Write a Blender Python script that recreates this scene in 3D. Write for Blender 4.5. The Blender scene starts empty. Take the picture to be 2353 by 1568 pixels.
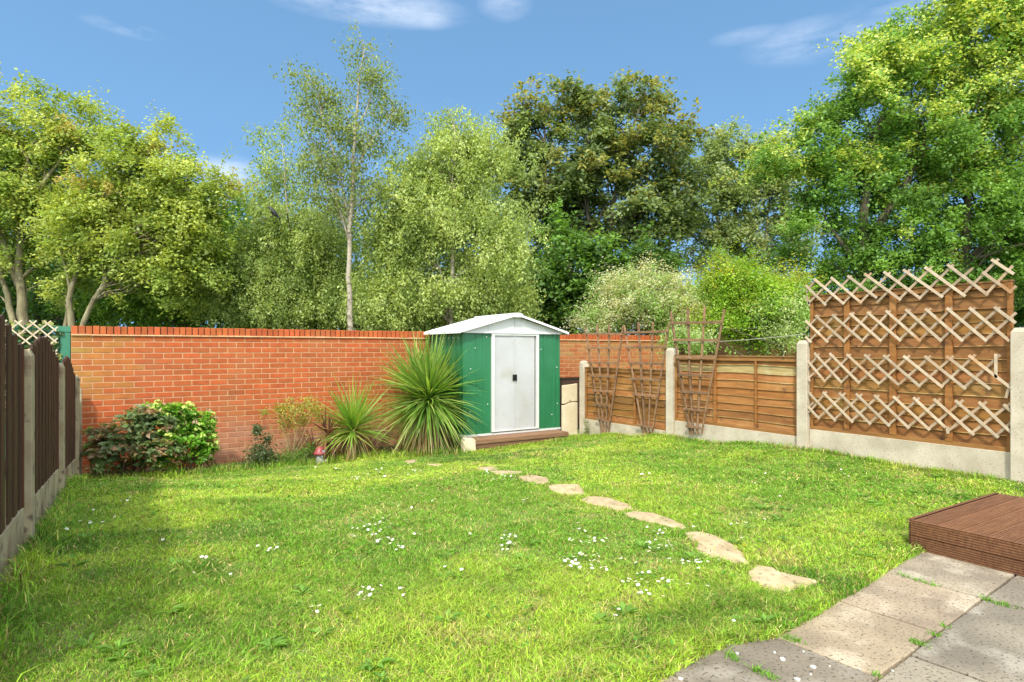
import bpy, math, random
import numpy as np
from mathutils import Vector

# ------------------------------------------------------------------ camera, sky, sun, exposure
sc = bpy.context.scene
EYE = 1.2                      # eye height over the patio (patio surface is z = 0)
FPX = 1395.0                   # focal length in pixels of a 2353 px wide picture
YAW = math.radians(32.4)       # camera turned right from +Y (brick wall runs along X)
SXX = 0; SX, CY = 1176.5, 803.0         # principal column, horizon row of that picture
cd = bpy.data.cameras.new('camera'); cam = bpy.data.objects.new('camera', cd); sc.collection.objects.link(cam)
cam.location = (0, 0, EYE); cam.rotation_euler = (math.radians(90), 0, -YAW)
cd.sensor_width = 36; cd.lens = FPX / 2353 * 36; cd.shift_y = 19.0 / 2353
cd.clip_start = 0.05; cd.clip_end = 2000
sc.camera = cam

SUN = Vector((-1.0, -1.15, 1.72)).normalized()      # towards the sun
EL = math.asin(SUN.z); AZ = math.atan2(SUN.x, SUN.y)
world = bpy.data.worlds.new('World'); sc.world = world; world.use_nodes = True
wn, wl = world.node_tree.nodes, world.node_tree.links
wn.clear()
wo = wn.new('ShaderNodeOutputWorld'); bg = wn.new('ShaderNodeBackground'); sky = wn.new('ShaderNodeTexSky')
sky.sky_type = 'NISHITA'; sky.sun_disc = False; sky.sun_elevation = EL; sky.sun_rotation = AZ
sky.air_density = 1.0; sky.dust_density = 0.0; sky.ozone_density = 2.5; sky.altitude = 50
bg.inputs['Strength'].default_value = 0.15
tc = wn.new('ShaderNodeTexCoord')
def wmath(op, a, b=None, clamp=False):
    n = wn.new('ShaderNodeMath'); n.operation = op; n.use_clamp = clamp
    for i, v in enumerate((a, b)):
        if v is None: continue
        if isinstance(v, (int, float)): n.inputs[i].default_value = v
        else: wl.new(v, n.inputs[i])
    return n.outputs[0]
def cloud_dir(px, py):
    l = (px - SX) / FPX
    v = Vector((math.sin(YAW) + math.cos(YAW) * l, math.cos(YAW) - math.sin(YAW) * l, (CY - py) / FPX))
    return v.normalized()
nz = wn.new('ShaderNodeTexNoise'); nz.inputs['Scale'].default_value = 5.0; nz.inputs['Detail'].default_value = 9; nz.inputs['Roughness'].default_value = .62
mp = wn.new('ShaderNodeMapping'); mp.inputs['Scale'].default_value = (1, 1, 4.2); mp.inputs['Location'].default_value = (3.1, .7, .2)
lift = wn.new('ShaderNodeVectorMath'); lift.operation = 'ADD'; lift.inputs[1].default_value = (0, 0, .38); wl.new(tc.outputs['Generated'], lift.inputs[0])
nrm_ = wn.new('ShaderNodeVectorMath'); nrm_.operation = 'NORMALIZE'; wl.new(lift.outputs[0], nrm_.inputs[0]); wl.new(nrm_.outputs[0], sky.inputs[0])
wl.new(tc.outputs['Generated'], mp.inputs['Vector']); wl.new(mp.outputs[0], nz.inputs['Vector'])
total = None
# thin clouds: direction, half width, half height, strength
for px, py, hw, hh, st in ((850, 10, 210, 42, 1.0), (985, 35, 70, 30, .7), (1160, 10, 60, 35, .5), (290, 66, 75, 17, .6), (520, 400, 80, 45, .85),
                           (455, 375, 60, 25, .5), (1860, 95, 130, 45, .65), (1720, 82, 80, 18, .35), (2100, 10, 160, 40, .4), (2330, 250, 60, 120, .7),
                           (2600, 200, 260, 160, .8), (-300, 200, 200, 60, .7), (1000, -300, 500, 90, .6)):
    d = cloud_dir(px, py)
    rt = Vector((d.y, -d.x, 0)).normalized(); up = rt.cross(d).normalized()
    k = FPX / math.sqrt(1 + 0)
    def dot(vec, scale):
        n = wn.new('ShaderNodeVectorMath'); n.operation = 'DOT_PRODUCT'; n.inputs[1].default_value = vec * scale
        wl.new(tc.outputs['Generated'], n.inputs[0]); return n.outputs['Value']
    a = wmath('POWER', wmath('ABSOLUTE', dot(rt, k / hw)), 2.0)
    b = wmath('POWER', wmath('ABSOLUTE', dot(up, k / hh)), 2.0)
    m = wmath('POWER', wmath('SUBTRACT', 1.0, wmath('ADD', a, b), True), 1.3)
    m = wmath('MULTIPLY', m, wmath('GREATER_THAN', dot(d, 1.0), 0.0))
    m = wmath('MULTIPLY', m, st)
    total = m if total is None else wmath('MAXIMUM', total, m)
def smooth_(v, a, b):
    n = wn.new('ShaderNodeMapRange'); n.interpolation_type = 'SMOOTHSTEP'; n.inputs['From Min'].default_value = a; n.inputs['From Max'].default_value = b; wl.new(v, n.inputs['Value']); return n.outputs[0]
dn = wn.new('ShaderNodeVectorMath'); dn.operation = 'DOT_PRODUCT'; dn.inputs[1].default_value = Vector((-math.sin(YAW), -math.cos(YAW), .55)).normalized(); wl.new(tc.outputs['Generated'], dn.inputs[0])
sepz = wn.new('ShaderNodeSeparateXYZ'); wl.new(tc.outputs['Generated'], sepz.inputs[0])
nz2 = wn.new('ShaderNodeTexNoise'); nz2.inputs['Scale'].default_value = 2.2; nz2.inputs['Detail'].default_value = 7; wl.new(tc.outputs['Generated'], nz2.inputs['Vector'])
back = wmath('MULTIPLY', wmath('MULTIPLY', smooth_(dn.outputs['Value'], -.12, .35), smooth_(nz2.outputs['Fac'], .38, .58)), smooth_(sepz.outputs['Z'], -.02, .08))  # unseen bright cloud behind and above the camera, added to fill the shade
cr = wn.new('ShaderNodeMapRange'); cr.inputs['From Min'].default_value = .38; cr.inputs['From Max'].default_value = .85
wl.new(nz.outputs['Fac'], cr.inputs['Value'])
fac = wmath('MULTIPLY', wmath('MULTIPLY', total, cr.outputs[0]), 1.15, True)
tn = wn.new('ShaderNodeMix'); tn.data_type = 'RGBA'; tn.blend_type = 'MULTIPLY'; tn.inputs['Factor'].default_value = 1; tn.inputs['B'].default_value = (.80, .95, .88, 1); wl.new(sky.outputs[0], tn.inputs['A'])
mx = wn.new('ShaderNodeMix'); mx.data_type = 'RGBA'; wl.new(fac, mx.inputs['Factor']); wl.new(tn.outputs['Result'], mx.inputs['A'])
mx.inputs['B'].default_value = (3.7, 3.9, 4.3, 1)
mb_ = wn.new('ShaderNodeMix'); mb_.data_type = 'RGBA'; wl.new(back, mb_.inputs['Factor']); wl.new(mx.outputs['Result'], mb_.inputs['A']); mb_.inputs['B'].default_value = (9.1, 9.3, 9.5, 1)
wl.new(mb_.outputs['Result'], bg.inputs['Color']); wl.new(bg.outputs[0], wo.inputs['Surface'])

sd = bpy.data.lights.new('sun', 'SUN'); sd.energy = 2.0; sd.angle = math.radians(4.0); sd.color = (1, .94, .83)
so = bpy.data.objects.new('sun', sd); sc.collection.objects.link(so); so.location = (-6, -8, 12)
so.rotation_euler = SUN.to_track_quat('Z', 'Y').to_euler()
sc.view_settings.view_transform = 'Standard'; sc.view_settings.look = 'None'; sc.view_settings.gamma = 1
sc.view_settings.use_curve_mapping = False; sc.view_settings.exposure = 1.2
cyc = sc.cycles
cyc.max_bounces = 7; cyc.diffuse_bounces = 4; cyc.transmission_bounces = 4; cyc.transparent_max_bounces = 4; cyc.glossy_bounces = 2
cyc.sample_clamp_indirect = 8; cyc.use_denoising = True
try: cyc.denoiser = 'OPENIMAGEDENOISE'
except Exception: pass

# ------------------------------------------------------------------ helpers
rng = np.random.default_rng(7); random.seed(7)
COL = sc.collection
SY_, CYW = math.sin(YAW), math.cos(YAW)
def P(px, py, X=None, Y=None, Z=None, z=None):
    """the world point seen at a pixel of the 2353 px picture, on a stated real plane or at a stated depth"""
    l = (px - SX) / FPX
    rx, ry, rz = SY_ + CYW * l, CYW - SY_ * l, (CY - py) / FPX
    if X is not None: t = X / rx
    elif Y is not None: t = Y / ry
    elif z is not None: t = (z - EYE) / rz
    else: t = Z
    return np.array((rx * t, ry * t, EYE + rz * t))

def link(name, me, mat=None, parent=None):
    o = bpy.data.objects.new(name, me); COL.objects.link(o)
    if mat is not None:
        for m in (mat if isinstance(mat, (list, tuple)) else [mat]): me.materials.append(m)
    if parent is not None: o.parent = parent
    return o
def tag(o, label, cat, group=None, kind=None):
    o['label'] = label; o['category'] = cat
    if group: o['group'] = group
    if kind: o['kind'] = kind
    return o
def structure(o, kind='structure'):
    o['kind'] = kind; return o
def empty(name, loc=(0, 0, 0), rz=0):
    o = bpy.data.objects.new(name, None); COL.objects.link(o); o.location = loc; o.rotation_euler.z = rz
    o.empty_display_size = .1
    return o

class MB:
    def __init__(s): s.v = []; s.f = []; s.c = []; s.mi = []
    def add(s, vs, fs, col=(1, 1, 1), mi=0):
        b = len(s.v)
        s.v += [tuple(map(float, p)) for p in vs]
        if col and isinstance(col[0], (tuple, list, np.ndarray)): s.c += [tuple(c) for c in col]
        else: s.c += [tuple(col)] * len(vs)
        for f in fs: s.f.append(tuple(i + b for i in f)); s.mi.append(mi)
    def box(s, x0, x1, y0, y1, z0, z1, col=(1, 1, 1), mi=0):
        s.add([(x0, y0, z0), (x1, y0, z0), (x1, y1, z0), (x0, y1, z0), (x0, y0, z1), (x1, y0, z1), (x1, y1, z1), (x0, y1, z1)],
              [(0, 3, 2, 1), (4, 5, 6, 7), (0, 1, 5, 4), (1, 2, 6, 5), (2, 3, 7, 6), (3, 0, 4, 7)], col, mi)
    def beam(s, p, q, w, t, n, col=(1, 1, 1), mi=0):
        """bar from p to q; w across, t along the normal n"""
        p, q, n = Vector(p), Vector(q), Vector(n)
        d = (q - p).normalized(); n = (n - d * n.dot(d)).normalized(); b = d.cross(n)
        vs = []
        for e in (p, q):
            for sb, sn in ((-1, -1), (1, -1), (1, 1), (-1, 1)): vs.append(e + b * (sb * w / 2) + n * (sn * t / 2))
        s.add(vs, [(0, 3, 2, 1), (4, 5, 6, 7), (0, 1, 5, 4), (1, 2, 6, 5), (2, 3, 7, 6), (3, 0, 4, 7)], col, mi)
    def tube(s, pts, rads, n=6, col=(1, 1, 1), cap=True, mi=0):
        pts = [Vector(p) for p in pts]; rings = []
        up = Vector((.13, .27, 1)).normalized(); vs = []; fs = []
        for i, p in enumerate(pts):
            d = (pts[min(i + 1, len(pts) - 1)] - pts[max(i - 1, 0)])
            if d.length < 1e-9: d = Vector((0, 0, 1))
            d.normalize(); a = d.cross(up)
            if a.length < .05: a = d.cross(Vector((1, 0, 0)))
            a.normalize(); b = d.cross(a)
            for k in range(n):
                t = 2 * math.pi * k / n
                vs.append(p + (a * math.cos(t) + b * math.sin(t)) * rads[i])
        for i in range(len(pts) - 1):
            for k in range(n):
                k2 = (k + 1) % n
                fs.append((i * n + k, i * n + k2, (i + 1) * n + k2, (i + 1) * n + k))
        if cap:
            fs.append(tuple(range(n))[::-1]); fs.append(tuple((len(pts) - 1) * n + k for k in range(n)))
        s.add(vs, fs, col, mi)
    def prism(s, poly, z0, z1, col=(1, 1, 1), ztop=None, mi=0):
        n = len(poly)
        vs = [(x, y, z0) for x, y in poly] + [(x, y, (ztop(x, y) if ztop else z1)) for x, y in poly]
        s.add(vs, [tuple(range(n))[::-1], tuple(range(n, 2 * n))] + [(i, (i + 1) % n, n + (i + 1) % n, n + i) for i in range(n)], col, mi)
    def build(s, name, mat=None, parent=None, smooth=False, bevel=0, offset=None):
        me = bpy.data.meshes.new(name)
        off = offset if offset is not None else (0, 0, 0)
        me.from_pydata([(a - off[0], b - off[1], c - off[2]) for a, b, c in s.v], [], s.f)
        ca = me.color_attributes.new('Col', 'FLOAT_COLOR', 'POINT')
        arr = np.ones((len(s.v), 4), np.float32); arr[:, :3] = np.array(s.c, np.float32); ca.data.foreach_set('color', arr.ravel())
        o = link(name, me, mat, parent)
        me.polygons.foreach_set('material_index', s.mi)
        if smooth: me.polygons.foreach_set('use_smooth', [True] * len(me.polygons))
        me.update()
        if bevel:
            m = o.modifiers.new('bevel', 'BEVEL'); m.width = bevel; m.segments = 2; m.limit_method = 'ANGLE'
        return o

def quads(name, V, k, C, mat, parent=None, F=None, smooth=False):
    """mesh from big arrays: V (n,3); faces of k corners (F or consecutive); C (n,3) colours"""
    V = np.ascontiguousarray(V, np.float32); nv = len(V)
    if F is None: F = np.arange(nv, dtype=np.int32).reshape(-1, k)
    F = np.ascontiguousarray(F, np.int32); nf = len(F)
    me = bpy.data.meshes.new(name)
    me.vertices.add(nv); me.vertices.foreach_set('co', V.ravel())
    me.loops.add(nf * k); me.loops.foreach_set('vertex_index', F.ravel())
    me.polygons.add(nf); me.polygons.foreach_set('loop_start', np.arange(nf, dtype=np.int32) * k)
    if smooth: me.polygons.foreach_set('use_smooth', np.ones(nf, bool))
    ca = me.color_attributes.new('Col', 'FLOAT_COLOR', 'POINT')
    arr = np.ones((nv, 4), np.float32); arr[:, :3] = C; ca.data.foreach_set('color', arr.ravel())
    me.update(calc_edges=True)
    return link(name, me, mat, parent)

def vnoise(x, y, scale, seed, octs=3):
    out = 0; amp = 1; tot = 0
    for o in range(octs):
        r = np.random.default_rng(seed + o * 17); G = r.random((64, 64))
        u, v = np.asarray(x) * scale * 2 ** o + 31.7, np.asarray(y) * scale * 2 ** o + 17.3
        i, j = np.floor(u).astype(int), np.floor(v).astype(int); fu, fv = u - i, v - j
        fu = fu * fu * (3 - 2 * fu); fv = fv * fv * (3 - 2 * fv); i %= 64; j %= 64; i2 = (i + 1) % 64; j2 = (j + 1) % 64
        out = out + amp * ((G[i, j] * (1 - fu) + G[i2, j] * fu) * (1 - fv) + (G[i, j2] * (1 - fu) + G[i2, j2] * fu) * fv)
        tot += amp; amp *= .5
    return out / tot

def mat(name, c1, c2=None, nscale=6, stretch=(1, 1, 1), rough=.75, bump=.3, bscale=60, metal=0, detail=8, lo=.35, hi=.65,
        stain=None, speck=None, spec=.35, attr=True, bdist=.004):
    """principled, two noise-mixed colours times the 'Col' attribute; optional (colour, scale, lo, hi) stain and specks; noise bump"""
    m = bpy.data.materials.new(name); m.use_nodes = True; N, L = m.node_tree.nodes, m.node_tree.links
    pr = N['Principled BSDF']; pr.inputs['Roughness'].default_value = rough; pr.inputs['Metallic'].default_value = metal
    pr.inputs['Specular IOR Level'].default_value = spec
    t = N.new('ShaderNodeTexCoord'); mpn = N.new('ShaderNodeMapping'); mpn.inputs['Scale'].default_value = stretch
    L.new(t.outputs['Object'], mpn.inputs['Vector'])
    def noise(sc_, det, vec=mpn.outputs[0]):
        n = N.new('ShaderNodeTexNoise'); n.inputs['Scale'].default_value = sc_; n.inputs['Detail'].default_value = det; L.new(vec, n.inputs['Vector']); return n
    def rngn(sock, a, b):
        r = N.new('ShaderNodeMapRange'); r.inputs['From Min'].default_value = a; r.inputs['From Max'].default_value = b; L.new(sock, r.inputs['Value']); return r.outputs[0]
    def mix(f, a, b, mode='MIX'):
        x = N.new('ShaderNodeMix'); x.data_type = 'RGBA'; x.blend_type = mode
        if isinstance(f, (int, float)): x.inputs['Factor'].default_value = f
        else: L.new(f, x.inputs['Factor'])
        for s_, v in (('A', a), ('B', b)):
            if isinstance(v, tuple): x.inputs[s_].default_value = (*v, 1)
            else: L.new(v, x.inputs[s_])
        return x.outputs['Result']
    n1 = noise(nscale, detail); base = mix(rngn(n1.outputs['Fac'], lo, hi), tuple(c1), tuple(c2 or c1))
    for st in (stain, speck):
        if st:
            n2 = noise(st[1], 5, t.outputs['Object']); base = mix(rngn(n2.outputs['Fac'], st[2], st[3]), base, tuple(st[0]))
    if attr:
        a = N.new('ShaderNodeAttribute'); a.attribute_name = 'Col'; base = mix(1.0, base, a.outputs['Color'], 'MULTIPLY')
    L.new(base, pr.inputs['Base Color'])
    if bump:
        b = N.new('ShaderNodeBump'); b.inputs['Strength'].default_value = bump; b.inputs['Distance'].default_value = bdist
        n3 = noise(bscale, 6); L.new(n3.outputs['Fac'], b.inputs['Height']); L.new(b.outputs[0], pr.inputs['Normal'])
    return m

def leafmat(name, trans=.35, rough=.5, spec=.35, tint=(1.25, 1.12, .6)):
    m = bpy.data.materials.new(name); m.use_nodes = True; N, L = m.node_tree.nodes, m.node_tree.links
    pr = N['Principled BSDF']; pr.inputs['Roughness'].default_value = rough; pr.inputs['Specular IOR Level'].default_value = spec
    a = N.new('ShaderNodeAttribute'); a.attribute_name = 'Col'; L.new(a.outputs['Color'], pr.inputs['Base Color'])
    tr = N.new('ShaderNodeBsdfTranslucent'); x = N.new('ShaderNodeMix'); x.data_type = 'RGBA'; x.blend_type = 'MULTIPLY'; x.inputs['Factor'].default_value = 1
    L.new(a.outputs['Color'], x.inputs['A']); x.inputs['B'].default_value = (*[t * 1.12 for t in tint], 1); L.new(x.outputs['Result'], tr.inputs['Color'])
    ms = N.new('ShaderNodeMixShader'); ms.inputs[0].default_value = trans
    L.new(pr.outputs[0], ms.inputs[1]); L.new(tr.outputs[0], ms.inputs[2]); L.new(ms.outputs[0], N['Material Output'].inputs['Surface'])
    return m

M = {}
M['leaf'] = leafmat('leaf_material', .45, .45, .4)
M['grass'] = leafmat('grass_material', .35, .55, .25, (1.1, 1.15, .5))
M['flower'] = leafmat('petal_material', .25, .6, .2, (1, 1, 1))
M['bark'] = mat('bark_material', (.16, .13, .07), (.30, .27, .15), 9, (1, 1, .35), .9, .8, 30, bdist=.02)
M['birch_bark'] = mat('birch_bark_material', (.40, .35, .26), (.16, .13, .085), 7, (1, 1, 2.2), .8, .5, 30, lo=.5, hi=.68, bdist=.01)
M['dark_bark'] = mat('dark_bark_material', (.07, .06, .04), (.14, .12, .08), 9, (1, 1, .35), .9, .8, 30, bdist=.02)
M['soil'] = mat('soil_material', (.07, .045, .025), (.13, .09, .05), 18, rough=.95, bump=1, bscale=60, bdist=.02)
M['turf'] = mat('turf_material', (.13, .19, .035), (.24, .24, .09), 9, rough=.95, bump=1, bscale=90, bdist=.01, stain=((.12, .21, .03), 3, .45, .6))
M['far_ground'] = mat('far_ground_material', (.05, .07, .02), (.08, .09, .03), .7, rough=.95, bump=0)
M['brick'] = mat('brick_material', (.44, .106, .027), (.35, .077, .020), 9, rough=.85, bump=.5, bscale=120, bdist=.002, lo=.3, hi=.7, stain=((.36, .115, .038), 1.6, .52, .72), speck=((.30, .11, .04), 38, .66, .74))
M['mortar'] = mat('mortar_material', (.56, .31, .16), (.46, .25, .125), 12, rough=.95, bump=.6, bscale=150)
M['concrete'] = mat('concrete_material', (.56, .49, .37), (.42, .36, .26), 5, rough=.92, bump=.6, bscale=90, speck=((.24, .20, .15), 75, .60, .70), bdist=.003)
M['old_concrete'] = mat('old_concrete_material', (.42, .36, .23), (.27, .22, .13), 4, rough=.95, bump=.6, bscale=90, speck=((.09, .07, .05), 11, .56, .70), bdist=.003, stain=((.22, .12, .07), 2.5, .55, .70))
M['pale_board'] = mat('pale_board_material', (.70, .60, .42), (.58, .47, .30), 3, rough=.9, bump=.4, bscale=60, speck=((.25, .2, .13), 14, .68, .76))
M['fence_wood'] = mat('fence_wood_material', (.33, .148, .038), (.19, .078, .019), 3.2, (2, 1.0, 9), .75, .5, 22, lo=.3, hi=.72, speck=((.10, .045, .02), 9, .62, .76), stain=((.38, .21, .075), 2.6, .56, .76), bdist=.005)
M['dark_wood'] = mat('dark_wood_material', (.040, .019, .010), (.072, .034, .017), 4, (9, 9, .8), .7, .5, 30, lo=.35, hi=.7)
M['lattice_wood'] = mat('lattice_wood_material', (.50, .40, .28), (.40, .30, .20), 14, (1, 1, 1), .8, .3, 80, stain=((.40, .22, .10), 4, .58, .70))
M['fan_wood'] = mat('fan_wood_material', (.25, .145, .075), (.16, .09, .045), 14, (1, 1, 1), .85, .4, 80)
M['deck_wood'] = mat('deck_wood_material', (.20, .090, .038), (.135, .058, .024), 5, (1, 14, 6), .6, .3, 40, speck=((.36, .17, .09), 60, .72, .76))
M['step_wood'] = mat('step_wood_material', (.27, .15, .085), (.18, .095, .05), 8, (.7, 10, 10), .8, .4, 40, speck=((.4, .3, .22), 60, .7, .76))
M['shed_green'] = mat('shed_green_material', (.016, .145, .055), (.022, .17, .068), 3, rough=.38, bump=.04, bscale=6, spec=.5, speck=((.12, .26, .14), 120, .74, .78))
M['shed_white'] = mat('shed_white_material', (.66, .66, .62), (.58, .58, .54), 3, rough=.42, bump=.04, bscale=6, speck=((.3, .28, .22), 60, .74, .80), spec=.5)
M['shed_door'] = mat('shed_door_material', (.50, .505, .50), (.42, .42, .41), 1.6, rough=.38, bump=.06, bscale=5, lo=.3, hi=.7, speck=((.36, .33, .26), 16, .66, .78), stain=((.40, .39, .34), 2.2, .56, .72), spec=.5)
M['roof_white'] = mat('roof_white_material', (.80, .80, .77), (.74, .74, .70), 3, rough=.4, bump=.03, bscale=6, spec=.5)
M['black'] = mat('black_plastic_material', (.012, .012, .012), rough=.35, bump=0, spec=.5)
M['green_paint'] = mat('green_paint_material', (.035, .17, .10), (.05, .20, .12), 6, rough=.6)
M['stone'] = mat('stepping_stone_material', (.50, .38, .22), (.36, .27, .15), 7, rough=.95, bump=.8, bscale=45, speck=((.17, .13, .08), 34, .60, .70), bdist=.006)
M['paving'] = mat('paving_material', (.30, .255, .185), (.19, .16, .12), 3.0, rough=.95, bump=.7, bscale=70, speck=((.10, .085, .06), 75, .56, .66), stain=((.36, .32, .25), 5, .52, .68), bdist=.006)
M['lichen'] = mat('lichen_material', (.52, .52, .47), (.42, .42, .37), 30, rough=.95)
M['house_brick'] = mat('house_brick_material', (.42, .17, .09), (.33, .12, .06), 8, rough=.9)
M['tile'] = mat('roof_tile_material', (.14, .08, .06), (.20, .11, .08), 8, rough=.85)
M['upvc'] = mat('window_frame_material', (.8, .8, .8), rough=.35, bump=0)
M['glass'] = mat('window_glass_material', (.03, .035, .04), rough=.05, bump=0, spec=.8)
M['string'] = mat('string_material', (.45, .42, .33), rough=.9, bump=0)
M['red_paint'] = mat('red_glaze_material', (.36, .075, .08), (.28, .055, .06), 20, rough=.35)
M['grey_stone'] = mat('grey_ornament_material', (.42, .42, .40), (.30, .30, .29), 40, rough=.8)
M['feather'] = mat('black_feather_material', (.02, .022, .025), (.035, .035, .04), 30, rough=.5, bump=.2)

# ------------------------------------------------------------------ ground
CP = np.array([(-.5, 3.4, .17), (-.5, 4.5, .08), (-.5, 6.65, -.04), (-.5, 8.7, -.37), (1.0, 9.4, -.43), (1.0, 8.4, -.38), (2.2, 8.7, -.41),
               (3.2, 8.3, -.35), (4.3, 7.85, -.32), (5.2, 7.8, -.30), (6.05, 7.8, -.265), (6.5, 8.2, -.24), (6.5, 7.0, -.13), (6.5, 6.0, -.03), (6.5, 4.0, .07), (6.5, 2.1, .05),
               (3, 5, -.06), (1.5, 3, -.01), (1.5, 6, -.16), (4.5, 6, -.10), (4.5, 3.3, 0), (2, 1.7, .015), (3, 1.75, .015), (4, 1.9, .015), (0, 1.5, .03), (1, 1.6, .02), (-.5, 1, .03),
               (6, 1, 0), (3, 9.4, -.38), (5, 9.4, -.32), (2.5, 7, -.24), (.5, 5, -.0), (-3, 2, .1), (-3, 9, -.4), (10, 3, 0), (10, 9, -.3), (2, -3, -.02)])
def gz(x, y):
    x, y = np.asarray(x, float), np.asarray(y, float)
    d2 = (x[..., None] - CP[:, 0]) ** 2 + (y[..., None] - CP[:, 1]) ** 2
    w = 1 / (d2 + .12) ** 1.6
    return (w * CP[:, 2]).sum(-1) / w.sum(-1)
# patio front edge (grass meets slabs) as seen, in world metres
PE = [P(1490, 1575, z=0), P(1600, 1512, z=0), P(1668, 1482, z=0), P(1770, 1466, z=0), P(1850, 1425, z=0), P(1925, 1378, z=0), P(1975, 1352, z=0), P(2050, 1302, z=0), P(2110, 1270, z=0), P(2150, 1264, z=0)]
PEX = np.array([-9, -1, 1.0] + [p[0] for p in PE] + [4.02, 4.03, 9]); PEY = np.array([1.25, 1.35, 1.47] + [p[1] for p in PE] + [1.80, 1.82, 1.82])
def pedge(x): return np.interp(x, PEX, PEY)
BED = np.array([(-.6, 8.45), (.2, 8.5), (1, 8.6), (2.1, 8.62), (2.7, 8.5), (3.2, 8.3), (3.7, 8.0), (4.1, 7.78), (4.3, 7.84), (6.06, 7.75), (6.07, 7.98), (6.6, 7.98)])
def bedge(x): return np.interp(x, BED[:, 0], BED[:, 1])
def surf(x, y):
    """lawn soil surface with small bumps, sunk under the patio"""
    z = gz(x, y) + .02 * (vnoise(x, y, 1.1, 5, 2) - .5)
    pat = np.clip((pedge(x) + .012 - y) / .03, 0, 1)
    return z * (1 - pat) + np.minimum(z, -.06) * pat
xs = np.arange(-7, 13.01, .1); ys = np.concatenate([np.arange(-9, 0, .5), np.arange(0, 9.36, .1), [9.39]])
gx, gy = np.meshgrid(xs, ys); gzv = surf(gx, gy)
V = np.stack([gx, gy, gzv], -1).reshape(-1, 3)
nx, ny = len(xs), len(ys); ii = np.arange(nx * ny).reshape(ny, nx)
F = np.stack([ii[:-1, :-1], ii[:-1, 1:], ii[1:, 1:], ii[1:, :-1]], -1).reshape(-1, 4)
bedmask = (V[:, 1] > bedge(V[:, 0])) & (V[:, 0] > -.5) & (V[:, 0] < 6.3)
Cg = np.ones((len(V), 3))
lawn = quads('lawn', V, 4, Cg, [M['turf'], M['soil']], F=F, smooth=True)
fm = bedmask[F].all(1).astype(np.int32); lawn.data.polygons.foreach_set('material_index', fm)
structure(lawn)
g = MB(); g.add([(-400, -400, -.9), (400, -400, -.9), (400, 400, -.9), (-400, 400, -.9)], [(0, 1, 2, 3)])
structure(g.build('ground', M['far_ground']))

# patio slabs
A0 = np.array((2.904 * 1.0, 1.204)); ang = math.radians(4.6)
ux, uy = np.array((math.cos(ang), math.sin(ang))), np.array((-math.sin(ang), math.cos(ang)))
pb = MB()
r = random.Random(3)
def slab(u0, u1, v0, v1, col):
    g_ = .005
    pts = []
    n = 7
    for a, b, c, d in ((u0 + g_, v0 + g_, u1 - g_, v0 + g_), (u1 - g_, v0 + g_, u1 - g_, v1 - g_), (u1 - g_, v1 - g_, u0 + g_, v1 - g_), (u0 + g_, v1 - g_, u0 + g_, v0 + g_)):
        for k in range(n):
            t = k / n; w = r.uniform(-.003, .003) if k else 0
            u, v = a + (c - a) * t, b + (d - b) * t
            if a == c: u += w
            else: v += w
            p = A0 + ux * u + uy * v; pts.append((p[0], p[1]))
    dz = r.uniform(-.003, .003)
    pb.prism(pts, -.05, dz, col)
S = .585
slabcol = {-3: (.9, .86, .82), -2: (.74, .72, .70), -1: (1.22, 1.12, .98), 0: (1.18, 1.08, .98), 1: (1.12, 1.08, 1.02)}
for i in range(-9, 5):
    c = slabcol.get(i, (r.uniform(.85, 1.1),) * 3)
    top = .6
    slab(i * S, (i + 1) * S, 0, top, c)
    k2 = r.uniform(.85, 1.0)
for row in range(1, 4):
    o_ = .012 if row == 1 else r.uniform(0, .5)
    for i in range(-6, 4):
        k2 = r.uniform(.78, .95); slab(i * .9 + S + o_ , (i + 1) * .9 + S + o_, -.6 * row, -.6 * (row - 1), (k2, k2 * 1.0, k2 * .98))
patio = structure(pb.build('patio', M['paving'], bevel=.004))
lb = MB()
for cx, cy, rr in ((970, 1108, 17), (1145, 1152, 16), (1055, 1225, 15), (925, 1070, 8), (1090, 1065, 7), (385, 1222, 14), (710, 1075, 10), (1130, 1195, 6), (1410, 1165, 5), (1600, 1175, 7), (1240, 1150, 6)):
    p = P(1409.4 + cx * .401, 1072.4 + cy * .401, z=0); R_ = rr * .401 / 1395 * 1.9 * 1.4
    lb.prism([(p[0] + math.cos(t) * R_ * r.uniform(.7, 1.1), p[1] + math.sin(t) * R_ * r.uniform(.7, 1.1)) for t in np.linspace(0, 2 * math.pi, 11)[:-1]], 0, .0055)
o = lb.build('lichen_patches', M['lichen']); o.parent = patio

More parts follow.
